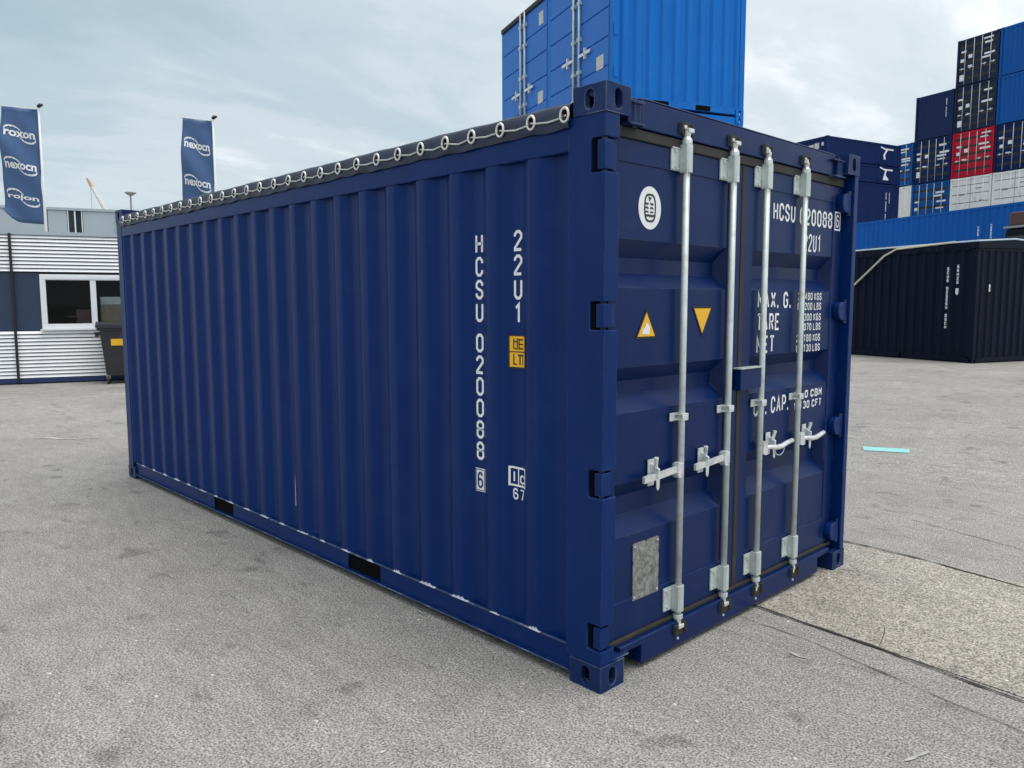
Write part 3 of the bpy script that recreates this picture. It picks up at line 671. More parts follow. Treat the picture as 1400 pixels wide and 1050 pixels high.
# prints on the long side, on the recessed flats
SY = .006+.036-.0025
m = MB()
xs0 = -.848; xw = .054
zt = 2.032; 
def side_col(chars, xc, w, ztop, zbot, ws=None):
    n_ = len(chars); pitch = (ztop-zbot)/(n_-1+.86); h = pitch*.86
    for i, c in enumerate(chars):
        if c == ' ': continue
        z = ztop-h-i*pitch
        stencil(m, c, (xc-w/2, SY, z), (w, 0, 0), (0, 0, h), .25)
XC1 = -.826; XC2 = -.552
side_col('HCSU', XC1, .056, 2.036, 1.606); obj('serial_number', m, 'white', T)
m = MB(); side_col('020088', XC1, .056, 1.549, .914); obj('serial_number', m, 'white', T)
m = MB(); side_col('22U1', XC2, .056, 2.036, 1.603); obj('size_code', m, 'white', T)
m = MB().box(XC1-.036, XC1+.036, SY-.001, SY+.001, .752, .870)
d_ = obj('check_digit', m, 'white', T)
m = MB(); stencil(m, '6', (XC1-.020, SY-.0025, .770), (.040, 0, 0), (0, 0, .082), .25); rect_ring(m, (XC1-.033, SY-.0025, .756), (1, 0, 0), (0, 0, 1), .066, .11, .004)
obj('digit', m, 'navy', d_)
PROF = corr_profile(-1.2, -.21, -.73, .2760); BRK = [p[0] for p in PROF]
def sdep(x):
    for (a, da), (b, db) in zip(PROF[:-1], PROF[1:]):
        if a <= x <= b: return .006+(da+(db-da)*(x-a)/(b-a) if b > a else da)
    return .006
def conform(mb, off): mb.v = [(x, sdep(x)-off, z) for x, y, z in mb.v]; return mb
def srect(mb, x0, x1, z0, z1):
    """rectangle on the side wall, split where the sheet is folded so that it follows the folds"""
    xs = [x0]+[b for b in BRK if x0+1e-4 < b < x1-1e-4]+[x1]
    for a, b in zip(xs[:-1], xs[1:]): mb.poly([(a, 0, z0), (b, 0, z0), (b, 0, z1), (a, 0, z1)])
def sring(mb, x0, x1, z0, z1, t):
    srect(mb, x0, x1, z0, z0+t); srect(mb, x0, x1, z1-t, z1); srect(mb, x0, x0+t, z0+t, z1-t); srect(mb, x1-t, x1, z0+t, z1-t)
XS = -.548
m = MB(); srect(m, XS-.062, XS+.060, 1.390, 1.550); ys_ = obj('height_sticker', conform(m, .003), 'ink', T)
m = MB(); srect(m, XS-.054, XS+.052, 1.398, 1.543); obj('sticker_face', conform(m, .004), 'yellow', ys_)
m = MB()
srect(m, XS-.054, XS+.052, 1.467, 1.472)
for x0, x1, z0, z1 in ((-.036, -.029, 1.482, 1.532), (-.030, -.012, 1.515, 1.521), (-.012, -.005, 1.480, 1.534), (-.026, -.014, 1.482, 1.488), (.0, .034, 1.524, 1.531), (.0, .034, 1.503, 1.509), (.0, .034, 1.482, 1.489), (.0, .007, 1.482, 1.531),
                       (-.036, -.028, 1.408, 1.458), (-.028, -.010, 1.408, 1.414), (-.004, .036, 1.450, 1.458), (.006, .014, 1.408, 1.450), (.026, .033, 1.408, 1.450)): srect(m, XS+x0, XS+x1, z0, z1)
obj('sticker_print', conform(m, .005), 'ink', ys_)
m = MB(); sring(m, XS-.062, XS+.060, .822, .918, .010); srect(m, XS-.006, XS+.001, .832, .908)
stencil(m, 'I', (XS-.050, 0, .840), (.036, 0, 0), (0, 0, .058), .3); stencil(m, 'C', (XS+.008, 0, .838), (.036, 0, 0), (0, 0, .044), .25)
stencil(m, '67', (XS-.040, 0, .757), (.084, 0, 0), (0, 0, .056), .25); obj('operator_mark', conform(m, .003), 'white', T)
m = MB().poly([(-2.69, .0045, .33), (-2.684, .0045, .34), (-2.686, .0045, .50), (-2.688, .0045, .56), (-2.691, .0045, .48)]); obj('scratch', m, 'sealant', T)

# tarpaulin, eyelets and rope
tp = MB(); nx = 240
sec = [(-.010, 2.432), (-.013, 2.446), (-.012, 2.47), (-.011, 2.50), (-.006, 2.526), (.010, 2.540), (.040, 2.549), (.10, 2.553), (.4, 2.560), (.8, 2.568), (W/2, 2.570)]
sec = sec+[(W-y, z) for y, z in sec[-2::-1]]
x0, x1 = -L+.11, -.190
for i in range(nx+1):
    x = x0+(x1-x0)*i/nx; ph = (x+.209)/.2
    for j, (y, z) in enumerate(sec):
        s = math.cos(2*math.pi*ph); nz = math.sin(x*9.1+j)*.0016+math.sin(x*23.7+j*1.7)*.0012
        yy, zz = y, z
        if j < 5 or j > len(sec)-6:
            k = 1 if j < 9 else -1
            yy += k*(-.003*s+nz*1.2); zz += ((.0015*s+nz*1.5) if j in (0, len(sec)-1) else .0)
        else: zz += -.010*(.5-.5*math.cos(2*math.pi*(x+.3)/.62))*min(1, min(y, W-y)/.1)+nz
        tp.v.append((x, yy, zz))
ns = len(sec)
for i in range(nx):
    for j in range(ns-1):
        a = i*ns+j; tp.f.append((a, a+ns, a+ns+1, a+1))
tarp = obj('tarpaulin', tp, 'tarp', T, smooth=True)
em = MB().torus((0, 0, 0), (0, -1, 0), .023, .029, .0062, 18, 6).mesh('eyelet', True)
hm = MB().add([(.0, -.001, 0)]+[(.022*math.cos(2*math.pi*k/14), -.001, .028*math.sin(2*math.pi*k/14)) for k in range(14)], [(0, k+1, (k+1) % 14+1) for k in range(14)]).mesh('eyelet_hole')  # hole is a black disc, its darkness put in as colour
hk = MB().box(-.012, .012, -.006, .010, -.020, -.012).tube([(0, -.006, -.016), (0, -.017, -.012), (0, -.018, .004)], .0045, 6).mesh('rope_hook')
pts = []
for k in range(29):
    x = -.209-.2*k
    if x < -L+.13: break
    e = obj('eyelet', em, 'ring', tarp, (x, -.020, 2.487))
    obj('eyelet_hole', hm, 'black', tarp, (x, -.0185, 2.487))
    obj('rope_hook', hk, 'rubber', T, (x, -.012, 2.484))
    pts += [(x+.03, -.019, 2.478), (x+.012, -.024, 2.482), (x-.012, -.024, 2.481), (x-.03, -.019, 2.476), (x-.1, -.017, 2.469+random.uniform(-.002, .003))]
obj('rope', MB().tube(pts[1:], .0042, 6), 'rope', T, smooth=True)

# ------------------------------------------------------------------ background containers
_cache = {}
def cached(key, fn):
    if key not in _cache: _cache[key] = fn()
    return _cache[key]
def far_container(name, label, loc, rotz, L, W, H, pm, dm=None, end='door', rods=True, marks=None, group=None, cat='container', pockets=True, cast=None, visible=True, ribs=5, casts=True):
    T = thing(name, label, cat, loc, rotz, group); dm = dm or pm; key = (L, W, H)
    def bm(tag_, fn): return cached(key+(tag_,), lambda: fn(MB()).mesh(tag_))
    for t_, x0, x1 in (('r', -.12, 0), ('f', -L, -L+.12)):
        for y0 in (0, W-.10): obj('corner_post', cached(key+('post', t_, y0), lambda: MB().box(x0, x1, y0, y0+.10, CZ, H-CZ).mesh('corner_post')), pm, T)
    for s in (0, 1):
        fy = (lambda d: d) if s == 0 else (lambda d: W-d)
        obj('top_rail', cached(key+('tr', s), lambda: MB().box(-L+.12, -.12, fy(.003), fy(.06), H-.11, H-.02).mesh('top_rail')), pm, T)
        def br():
            m = MB(); c = -L/2; e = [(-L+CX, c-1.2), (c-.85, c+.85), (c+1.2, -CX)] if L > 4 else [(-L+CX, c-.62), (c-.28, c+.28), (c+.62, -CX)]
            if not pockets: e = [(-L+CX, -CX)]
            for a, b in e: m.box(a, b, fy(.008), fy(.05), .03, .16)
            if pockets: m.box(-L+CX, -CX, fy(.05), fy(.09), .03, .158)
            return m.mesh('bottom_rail')
        obj('bottom_rail', cached(key+('br', s), br), pm, T)
        pr = corr_profile(-L+.12, -.12, -.45, .278)
        obj('side_panel', cached(key+('sp', s), lambda: corr_mesh('side_panel', pr, lambda a, d: (a, fy(.008+d)), .155, H-.11)), pm, T)
    obj('roof_panel', bm('roof', lambda m: m.box(-L+.02, -.02, .02, W-.02, H-.045, H-.02)), pm, T)
    obj('front_panel', cached(key+('ep',), lambda: corr_mesh('end_panel', corr_profile(.10, W-.10, .2, .25), lambda a, d: (-L+.01+d, a), .12, H-.10)), pm, T)
    for x0, x1 in ((-.10, -.015), (-L+.015, -L+.10)):
        obj('end_sill', bm('sill%f' % x0, lambda m: m.box(x0, x1, CY, W-CY, .03, .14)), pm, T)
        obj('end_header', bm('head%f' % x0, lambda m: m.box(x0, x1, CY, W-CY, H-.13, H-.012)), pm, T)
    if casts: castings(T, L, W, H, cast or pm, .003)
    if end == 'corr':
        obj('end_panel', cached(key+('ec',), lambda: corr_mesh('end_panel', corr_profile(.10, W-.10, .2, .25), lambda a, d: (-.012-d, a), .12, H-.10)), pm, T)
    elif end == 'door':
        wh = pm == 'cwhite'; zs = [.20+(H-.40)*(k+.5)/ribs for k in range(ribs)]
        for y0, y1 in ((.105, W/2-.012), (W/2+.012, W-.105)):
            def dm_():
                rb = [(z+.075, z+.04, z-.04, z-.075) for z in zs] if not wh else [(z+.018, z+.010, z-.010, z-.018) for z in zs]
                return door_face(y0, y1, .15, H-.135, rb, -.045, .03).mesh('door')
            d = obj('door', cached(key+('door', y0, ribs, wh), dm_), dm, T)
            if rods:
                for ry in (y0+(y1-y0)*.34, y0+(y1-y0)*.80) if y0 < W/2 else (y0+(y1-y0)*.20, y0+(y1-y0)*.66):
                    obj('lock_rod', cached(key+('rod', ry), lambda: MB().tube([(-.02, ry, .08), (-.02, ry, H-.07)], .019, 8).mesh('lock_rod', True)), 'cwhite' if wh else 'zinc', d)
                    hs = -1 if y0 < W/2 else 1
                    obj('handle_lever', cached(key+('hd', ry), lambda: MB().box(-.022, -.008, ry, ry+hs*.30, .95, .985).box(-.03, -.006, ry+hs*.17, ry+hs*.20, .90, 1.03).mesh('handle_lever')), 'zinc_bright', d)
        obj('gasket', bm('gasket', lambda m: m.box(-.06, -.05, .10, W-.10, .14, H-.13)), 'rubber', T)
    if marks:
        for mk in marks: mk(T, W, H, L)
    return T
def end_mark(material, rects, x=-.041):
    def f(T, W, H, L):
        for y, z, w_, h_ in rects: obj('marking', MB().box(x-.002, x+.001, y-w_/2, y+w_/2, z-h_/2, z+h_/2), material, T)
    return f
def lines_mark(cols, y, face='side0'):
    """rows of small white dashes that read as lettering from far off: (x, ztop, zbot, w)"""
    def f(T, W, H, L):
        m = MB(); rn = random.Random(int(L*10)+len(cols))
        for x, zt, zb, w_ in cols:
            n_ = max(2, int((zt-zb)/.098)); k = 0
            for q in range(n_):
                if n_ > 8 and q in (4, 11): continue
                z = zt-(q+1)*.098+.012; c = rn.choice('HCSU0286')
                if face == 'side0': stencil(m, c, (x-w_/2, y, z), (w_, 0, 0), (0, 0, .084), .34)
                elif face == 'sideW': stencil(m, c, (x+w_/2, W-y, z), (-w_, 0, 0), (0, 0, .084), .34)
                else: stencil(m, c, (-.0105, x-w_/2, z), (0, w_, 0), (0, 0, .084), .34)
        obj('marking', m, 'white', T)
    return f
G = -21.1
# near-black open-top container behind on the right, with a covered roof and a strap
pA = Vector((-4.02, 19.01, ground_z(-4, 19)))
HA = 2.896
TA = far_container('open_top_container', 'near-black open-top container with white side codes and a cream strap over its cover', pA, R(G), 6.058, 2.438, HA, 'nearblack', end='corr',
    marks=[lines_mark([(-.831, HA-.50, .80, .062), (-.553, HA-.45, HA-.95, .060)], .008+.034), lines_mark([(.486, 1.95, 1.72, .06)], 0, 'end')])
obj('emblem', MB().prism([(-.60, .041, 1.86), (-.505, .041, 1.86), (-.505, .041, 1.74), (-.55, .041, 1.68), (-.60, .041, 1.74)], (0, .002, 0)), 'white', TA)
tp = MB(); n_ = 60
sec = [(-.02, HA-.06), (-.03, HA+.02), (-.01, HA+.10), (.15, HA+.14), (1.2, HA+.22), (2.29, HA+.14), (2.45, HA+.10), (2.468, HA-.04)]
for i in range(n_+1):
    x = -6.10+6.14*i/n_
    for j, (y, z) in enumerate(sec):
        tp.v.append((x, y+random.uniform(-.012, .012), z+random.uniform(-.014, .014)-(.05*abs(math.sin(x*4.2)) if j in (0, 7) else 0)))
for i in range(n_):
    for j in range(len(sec)-1): a = i*len(sec)+j; tp.f.append((a, a+len(sec), a+len(sec)+1, a+1))
tp.f.append(tuple(n_*len(sec)+j for j in range(len(sec)))); tp.f.append(tuple(len(sec)-1-j for j in range(len(sec))))
ta = obj('tarpaulin', tp, 'nearblack', TA)
obj('cover_trim', MB().tube([(-5.9, -.045, HA+.085), (-2.6, -.045, HA+.095), (.05, -.045, HA+.10), (.065, 1.2, HA+.17), (.05, 2.4, HA+.10)], .022, 6), 'lightblue', TA)
obj('strap', MB().tube([(-.6, -.055, HA+.11), (-2.35, -.06, HA+.045), (-2.75, -.06, HA-.12), (-3.15, -.055, HA-.42), (-4.0, -.05, HA-1.06), (-4.6, -.04, HA-1.5)], .026, 6), 'strap', TA)

# bright blue stack right behind: topmost has four door leaves along its long face
gB = ground_z(-6, 8)
LB, WB = 4.75, 2.62
pB = Vector((-6.23, 7.66, gB))
def side_doors(T, W, H, L):
    x = -.10; wl = (L-.20-.16)/4
    xs = [-.10-wl, -.10-2*wl, -.10-2*wl-.16-wl, -.10-2*wl-.16-2*wl]
    for k, x0 in enumerate(xs):
        x1 = x0+wl-.012
        m = MB(); y = -.006; z = .17; nseg = 5; hs = (H-.17-.14)/nseg
        rb = [(.17+hs*(q+1)+.014, .17+hs*(q+1)+.007, .17+hs*(q+1)-.007, .17+hs*(q+1)-.014) for q in range(nseg-1)]
        f = door_face(-x1, -x0, .17, H-.13, rb, 0, .022, .006)
        m.v = [(-b, y-a, c) for a, b, c in f.v]; m.f = [tuple(reversed(q)) for q in f.f]
        d = obj('door', m, 'blue_door', T)
        rx = x0+.10 if k in (0, 2) else x1-.10
        obj('lock_rod', MB().tube([(rx, y-.03, .10), (rx, y-.03, H-.05)], .024, 8), 'zinc', d, smooth=True)
        for zz in (.28, .75, 1.3, 1.9, H-.3): obj('rod_bracket', MB().box(rx-.05, rx+.05, y-.052, y-.001, zz-.03, zz+.03), 'zinc', d)
        s = 1 if k in (0, 2) else -1
        obj('handle_lever', MB().box(rx, rx+s*.42, y-.05, y-.032, .98, 1.03).box(rx+s*.2, rx+s*.24, y-.05, y-.001, .92, 1.10), 'zinc_bright', d)
        if k in (0, 2): obj('label_plate', MB().box(x0+wl*.62, x0+wl*.62+.24, y-.004, y-.001, .62, .84), 'paper', d)
        if k == 2: obj('label_plate', MB().box(x0+wl*.66, x0+wl*.66+.20, y-.004, y-.001, H-.52, H-.28), 'paper', d)
    obj('centre_post', MB().box(-L/2-.075, -L/2+.075, -.004, .03, .15, H-.1), 'blue', T)
    obj('header_lip', MB().box(-L+.05, -.05, -.04, -.004, H-.11, H-.03), 'rubber', T)
H0 = 2.44
far_container('storage_container', 'bright blue container at the bottom of the stack behind the navy container', pB, R(G), LB, WB, H0, 'blue', end='corr')
far_container('storage_container', 'bright blue container under the one with side doors, only its top edge showing', pB+Vector((0, 0, H0+.006)), R(G), LB, WB, H0, 'blue', end='corr')
# its end wall towards the right carries lifting slots in the lower rail
def end_slots(T, W, H, L):
    for y in (W*.36, W*.68): obj('lifting_slot', MB().box(-.03, -.0125, y-.15, y+.15, .034, .118), 'black', T)
    for z in (.5, 1.15, 1.8, 2.35): obj('hinge', MB().box(-.03, .015, .02, .10, z-.09, z+.09), 'blue', T)
TB = far_container('storage_container', 'bright blue container with pale lock rods on its side doors, top of its stack', pB+Vector((0, 0, 2*H0+.012)), R(G), LB, WB, 2.591, 'blue', end='corr', marks=[side_doors, end_slots])

# two long azure containers behind the black one
e0 = onz(1400, 274.4, 5.38); e1 = onz(1170, 304.8, 5.38); ed = (e1-e0); ed.z = 0; ed.normalize()
pE = e0-ed*1.2; rE = math.atan2(-ed.y, -ed.x)
for k in (0, 1):
    far_container('long_container', ['long azure container on the ground behind the near-black container', 'long azure container with two white codes, stacked behind the near-black container'][k],
        Vector((pE.x, pE.y, .2+k*2.591)), rE, 12.192, 2.438, 2.591, 'blue2', end='corr', marks=[lines_mark([(-3.055, 1.85, .6, .07), (-2.499, 1.9, 1.1, .07)], .042)] if k else None)
obj('sticker', MB().box(-2.535, -2.46, .040, .043, .75, 1.0), 'yellow', [o for o in D.objects if o.name.startswith('long_container')][-1])

# dark navy stack with two half-height units on top
rD = R(-104.9); pD0 = Vector((-19.38, 39.32, 0))
dW = 2.438
pD = pD0
zD = .2
for k, (hh, lab) in enumerate(((2.896, 'dark navy container at the foot of the half-height stack'), (2.591, 'dark navy container second from the ground in the half-height stack'),
        (2.591, 'dark navy container with vertical white codes below two half-height units'), (.98, 'lower half-height navy unit with a white logo, in the dark stack'), (1.20, 'topmost half-height navy unit with a white logo and end lettering'))):
    mk = None
    if k == 2: mk = [lines_mark([(-5.001, 2.15, .5, .07), (-5.279, 2.15, 1.5, .06)], .042, 'sideW')]
    if k >= 3:
        def mk_(T, W, H, L):
            y = W+.001; m = MB(); x = -4.75; c = H*.55
            m.prism([(x+.45, y, c+.30), (x+.10, y, c+.20), (x-.65, y, c+.20), (x-.65, y, c+.28), (x+.10, y, c+.28), (x+.42, y, c+.37)], (0, .003, 0))
            if T['label'].startswith('top'): m.prism([(x+.0, y, c+.2), (x-.16, y, c+.2), (x+.06, y, c-.1), (x-.0, y, c-.32), (x+.16, y, c-.32), (x+.2, y, c-.1)], (0, .003, 0))
            else: m.prism([(x+.0, y, c+.2), (x-.15, y, c+.2), (x-.05, y, c-.05), (x-.3, y, c-.25), (x-.3, y, c-.33), (x+.16, y, c-.33), (x+.14, y, c-.22), (x+.06, y, c)], (0, .003, 0))
            obj('logo', m, 'white', T)
            if k == 4: obj('lettering', MB().box(-.011, -.009, 1.2, 1.55, .72, .86).box(-.011, -.009, 1.6, 1.9, .60, .90).box(-.011, -.009, 2.05, 2.2, .72, .9), 'paper', T)
        mk = [mk_]
    TT = far_container('half_height_container' if k >= 3 else 'shipping_container', lab, Vector((pD.x, pD.y, zD)), rD, 6.058, dW, hh, 'navy2', end='corr', marks=mk)
    zD += hh+.006

# stack of containers on the right, doors towards the yard
rC = R(-107.2); pC = Vector((-14.08, 48.52, 0)); uC = Vector((-math.sin(rC), math.cos(rC), 0)); pitchC = 2.50
def rmarks(seed, big=True):
    rn = random.Random(seed); r_ = []
    for z, w_ in ((2.30, .55), (2.12, .45), (1.72, .60), (1.52, .60), (1.36, .5)):
        if rn.random() < .85: r_.append((1.45+w_/2+rn.uniform(0, .25), z+rn.uniform(-.05, .05), w_, rn.uniform(.07, .12)))
    for y, z, w_, h_ in ((.35, 1.85, .30, .10), (.32, 1.42, .22, .18), (.80, 1.50, .22, .20), (.32, .48, .26, .34), (.75, 1.0, .25, .08)):
        if rn.random() < .9: r_.append((y+rn.uniform(-.05, .05), z+rn.uniform(-.1, .1), w_, h_))
    return end_mark('white', r_)
rows = {
 (0, 2): ('cwhite', 'door', 'off-white container with grimy doors directly under the crimson one'),
 (0, 3): ('red', 'door', 'crimson container with white door markings in the stack'),
 (0, 4): ('slate', 'door', 'slate navy container directly on top of the crimson one'),
 (0, 5): ('slate', 'door', 'topmost slate navy container with door markings, two above the crimson one'),
 (1, 2): ('cwhite', 'door', 'off-white container under a slate navy one, beside the other off-white one'),
 (1, 3): ('navy2', 'door', 'navy container with door markings beside the crimson one, above off-white'),
 (1, 4): ('cobalt', 'corr', 'cobalt container with plain ribbed end, lower of the two cobalt ones'),
 (1, 5): ('cobalt', 'corr', 'cobalt container with plain ribbed end, upper of the two cobalt ones'),
 (-1, 2): ('blue3', 'door', 'mid-blue container with white door marks beside the off-white stack'),
 (-1, 3): ('navy2', 'door', 'dark navy container with pale lock rods between the crimson and the azure-marked one'),
 (-1, 4): ('navy3', 'corr', 'grey-navy container with ribbed end and one thin white vertical code'),
 (-2, 2): ('cwhite', 'corr', 'white container with ribbed end squeezed beside the dark half-height stack'),
 (-2, 3): ('blue3', 'door', 'mid-blue container with white lettering squeezed above the white ribbed one'),
}
for c in (-2, -1, 0, 1):
    z = .2
    for r_ in range(6):
        hh = 2.896 if r_ < 3 else 2.591
        if (c, r_) in rows or r_ < 2:
            if r_ < 2: pm, en, lab = 'navy2', 'corr', 'plain navy container %s in the column of the %s' % (('on the ground', 'second from the ground')[r_], {-2: 'white ribbed-end container', -1: 'grey-navy ribbed container', 0: 'crimson container', 1: 'two cobalt containers'}[c])
            else: pm, en, lab = rows[c, r_]
            p = pC+uC*(c*pitchC)
            mk = []
            if r_ >= 2 and en == 'door' and pm != 'cwhite': mk = [rmarks(c*7+r_*3+50)]
            if pm == 'cwhite' and en == 'door': mk = [end_mark('mast', [(.7, 1.9, .3, .05), (1.7, 2.2, .4, .05), (1.9, 1.5, .25, .06)])]
            if (c, r_) == (-1, 4): mk = [lines_mark([(1.986, 2.15, 1.0, .06)], 0, 'end')]
            far_container('shipping_container', lab, Vector((p.x, p.y, z)), rC, 6.058, 2.438, hh, pm, end=en, marks=mk)
        z += hh+.004

# yard machine whose dark cab shows over the black container
q = onz(1400, 470, .2); pm_ = at(1409, 300, 25.5)
YM = thing('yard_truck', 'dark cab of a yard truck with a pale roof bar behind the near-black container', 'truck', (pm_.x, pm_.y, .2), R(G))
cabz = 1.3; top = 3.95
m = MB(); m.prism([(-1.0, -.12, cabz), (1.4, -.12, cabz), (1.4, .05, top), (-.86, .05, top)], (0, 2.2, 0)); obj('cab', m, 'nearblack', YM, bevel=.04)
obj('roof_bar', MB().box(-.90, 1.45, -.02, 2.3, top+.02, top+.09), 'mast', YM)
obj('roof', MB().box(-.8, 1.35, .1, 2.2, top+.09, top+.55), 'wine', YM, bevel=.05)
m = MB().prism([(-.80, -.122, 2.3), (1.2, -.122, 2.3), (1.2, -.02, 3.7), (-.74, -.02, 3.7)], (0, .02, 0)); obj('window', m, 'darkglass', YM)
obj('chassis', MB().box(-1.2, 4.6, .3, 1.9, .75, 1.3), 'nearblack', YM)
for x in (-.2, 3.2, 4.2):
    for y in (-.05, 1.85):
        w_ = obj('wheel', MB().tube([(x, y, .5), (x, y+.35, .5)], .5, 18), 'rubber', YM); obj('rim', MB().tube([(x, y-.01, .5), (x, y+.36, .5)], .26, 12), 'mast', w_)

# ------------------------------------------------------------------ white-slatted office cabin on the left
cA = R(70.5); pc = onz(0, 526.5, 0)
ux = Vector((math.cos(cA), math.sin(cA), 0)); nyv = Vector((-math.sin(cA), math.cos(cA), 0))
def cabxz(u, v, plane=0.):
    d = ray(u, v); o = pc+nyv*plane; t = (o-CAM).dot(nyv)/d.dot(nyv); p = CAM+d*t; return (p-pc).dot(ux), p.z
CB = thing('office_cabin', 'low office cabin clad in white horizontal slats with a navy window band', 'cabin', pc, cA)
X0, X1 = -3.2, 6.5; DEP = 3.2
zb_top = cabxz(80, 516)[1]; z_low_top = cabxz(80, 452)[1]; z_up_bot = cabxz(80, 372.5)[1]; z_top = cabxz(80, 321)[1]
wx0 = cabxz(56, 415)[0]; wz0 = cabxz(100, 449.5)[1]; wz1 = cabxz(100, 375.5)[1]; wx1 = wx0+2.35
# shell with a real window opening
obj('wall', MB().box(X0, wx0, .05, .15, 0, z_top).box(wx1, X1, .05, .15, 0, z_top).box(wx0, wx1, .05, .15, 0, wz0).box(wx0, wx1, .05, .15, wz1, z_top)
    .box(X0, X0+.1, .15, DEP, 0, z_top).box(X1-.1, X1, .15, DEP, 0, z_top).box(X0+.1, X1-.1, DEP-.1, DEP, 0, z_top), 'gap', CB)
obj('roof', MB().box(X0-.04, X1+.04, .0, DEP+.04, z_top, z_top+.05), 'gap', CB)
obj('roof_edge', MB().box(X0-.05, X1+.05, -.035, -.001, z_top-.02, z_top+.058), 'greyclad', CB)
obj('floor', MB().box(X0+.1, X1-.1, .15, DEP-.1, .1, .16), 'gap', CB)
obj('base_rail', MB().box(X0, X1, -.03, .05, .02, zb_top), 'cabbase', CB, bevel=.01)
for a, b in ((X0, wx0), (wx1, X1)):
    xx = a
    while xx < b-.05:
        e = min(b, xx+1.05); obj('navy_panel', MB().box(xx+.004, e-.004, .012, .05, z_low_top+.01, z_up_bot-.01), 'cabnavy', CB, bevel=.004); xx = e
def slats(z0, z1, n_):
    p = (z1-z0)/n_; h_ = p*.75; me = None
    sec = [(-.036, 0), (-.044, h_*.06), (-.042, h_*.15), (-.012, h_*.92), (-.004, h_), (.03, h_), (.03, 0)]
    for k in range(n_):
        if me is None: me = MB().prism([(X0, y, z) for y, z in sec], (X1-X0, 0, 0)).mesh('slat')
        obj('slat', me, 'slat', CB, (0, .018, z0+k*p+p*.15))
slats(z_up_bot, z_top-.02, 10); slats(zb_top, z_low_top, 13)
# window: frame, mullion, panes
W1 = obj('window', MB().box(wx0, wx1, -.03, .06, wz0, wz0+.11).box(wx0, wx1, -.03, .06, wz1-.12, wz1).box(wx0, wx0+.11, -.03, .06, wz0+.11, wz1-.12).box(wx1-.11, wx1, -.03, .06, wz0+.11, wz1-.12)
    .box(cabxz(124.5, 415)[0], cabxz(132.5, 415)[0], -.03, .06, wz0+.11, wz1-.12), 'frame', CB, bevel=.008)
obj('shutter_box', MB().box(wx0+.10, wx1-.10, -.045, -.031, wz1-.10, wz1-.035), 'frame', W1)
obj('sill', MB().box(wx0-.03, wx1+.03, -.09, -.03, wz0-.03, wz0+.0), 'frame', W1)
mx0, mx1 = cabxz(124.5, 415)[0], cabxz(132.5, 415)[0]
obj('pane', MB().box(wx0+.11, mx0, .012, .018, wz0+.11, wz1-.12), 'glass', W1)
obj('pane', MB().box(mx1, wx1-.11, .012, .018, wz0+.11, wz1-.12), 'glass', W1)
# downpipe in front of the slats
p0 = cabxz(12, 322, -.06); p1 = cabxz(26, 517, -.06); xm = (p0[0]+p1[0])/2
obj('downpipe', MB().tube([(xm, -.075, .05), (xm, -.075, z_top)], .028, 8), 'ink', CB)
# things inside the cabin
def incab(x, y, z): return pc+ux*x+nyv*y+Vector((0, 0, z))
sx0 = cabxz(138, 415, .4)[0]
obj('window_shelf', MB().box(wx0, wx1, .16, .75, wz0-.02, wz0+.02), 'gap', CB)
tag(obj('carton', MB().box(-.30, .30, -.2, .2, 0, .50).box(-.302, .302, -.02, .02, .42, .502), 'box', None, incab(sx0+.30, .38, wz0+.02), (0, 0, cA), bevel=.008), 'brown cardboard carton behind the cabin window', 'box')
tag(obj('paper_carton', MB().box(-.31, .31, -.2, .2, 0, .17).box(-.27, -.22, -.203, -.2, .03, .14).box(-.1, -.06, -.203, -.2, .03, .14), 'paper', None, incab(sx0+.31, .38, wz0+.526), (0, 0, cA+.03), bevel=.008), 'pale paper box lying on the brown carton behind the cabin window', 'box')
sx1 = cabxz(114, 425, .45)[0]
PR = thing('desk_printer', 'dull red-brown office machine with a white tray behind the left cabin pane', 'printer', incab(sx1, .45, wz0+.02), cA)
obj('body', MB().box(-.13, .16, -.2, .2, .0, .40), 'wine', PR, bevel=.02); obj('tray', MB().box(-.02, .18, -.24, -.20, .07, .10), 'paper', PR); obj('arm', MB().box(-.30, -.13, -.05, .05, .22, .26), 'wine', PR)

# wheeled bin in front of the cabin
bp = onz(147, 524, 0)
bxz = cabxz(147, 500, -.85)
BN = thing('wheeled_bin', 'black four-wheeled waste bin with a yellow sticker in front of the slatted cabin', 'bin', pc+ux*(bxz[0])+nyv*(-.86), cA)
hb = 1.18
def taper(m, x0, x1, y0, y1, z0, z1, k): return m.add([(x0+k, y0+k, z0), (x1-k, y0+k, z0), (x1-k, y1-k*.5, z0), (x0+k, y1-k*.5, z0), (x0, y0, z1), (x1, y0, z1), (x1, y1, z1), (x0, y1, z1)], [(0,3,2,1),(4,5,6,7),(0,1,5,4),(1,2,6,5),(2,3,7,6),(3,0,4,7)])
obj('body', taper(MB(), -.12, 1.22, .0, .74, .16, hb, .09), 'bin', BN, bevel=.03)
obj('rim', MB().box(-.17, 1.27, -.04, .77, hb-.03, hb+.02), 'bin', BN, bevel=.012)
lid = MB(); n_ = 10; pr = [(-.06, hb+.022)]+[(-.06+.84*k/n_, hb+.05+.10*math.sin(math.pi*(.15+.75*k/n_))) for k in range(n_+1)]+[(.78, hb+.022)]
lid.prism([(-.19, y, z) for y, z in pr], (1.48, 0, 0)); obj('lid', lid, 'bin', BN)
obj('sticker', MB().box(.09, .36, .006, .04, .83, .97), 'yellow', BN)
for x in (.0, 1.1):
    for y in (.12, .62):
        w_ = obj('wheel', MB().tube([(x-.02, y, .09), (x+.03, y, .09)], .09, 14), 'rubber', BN); obj('fork', MB().box(x-.035, x+.045, y-.03, y+.03, .12, .2), 'mast', BN)
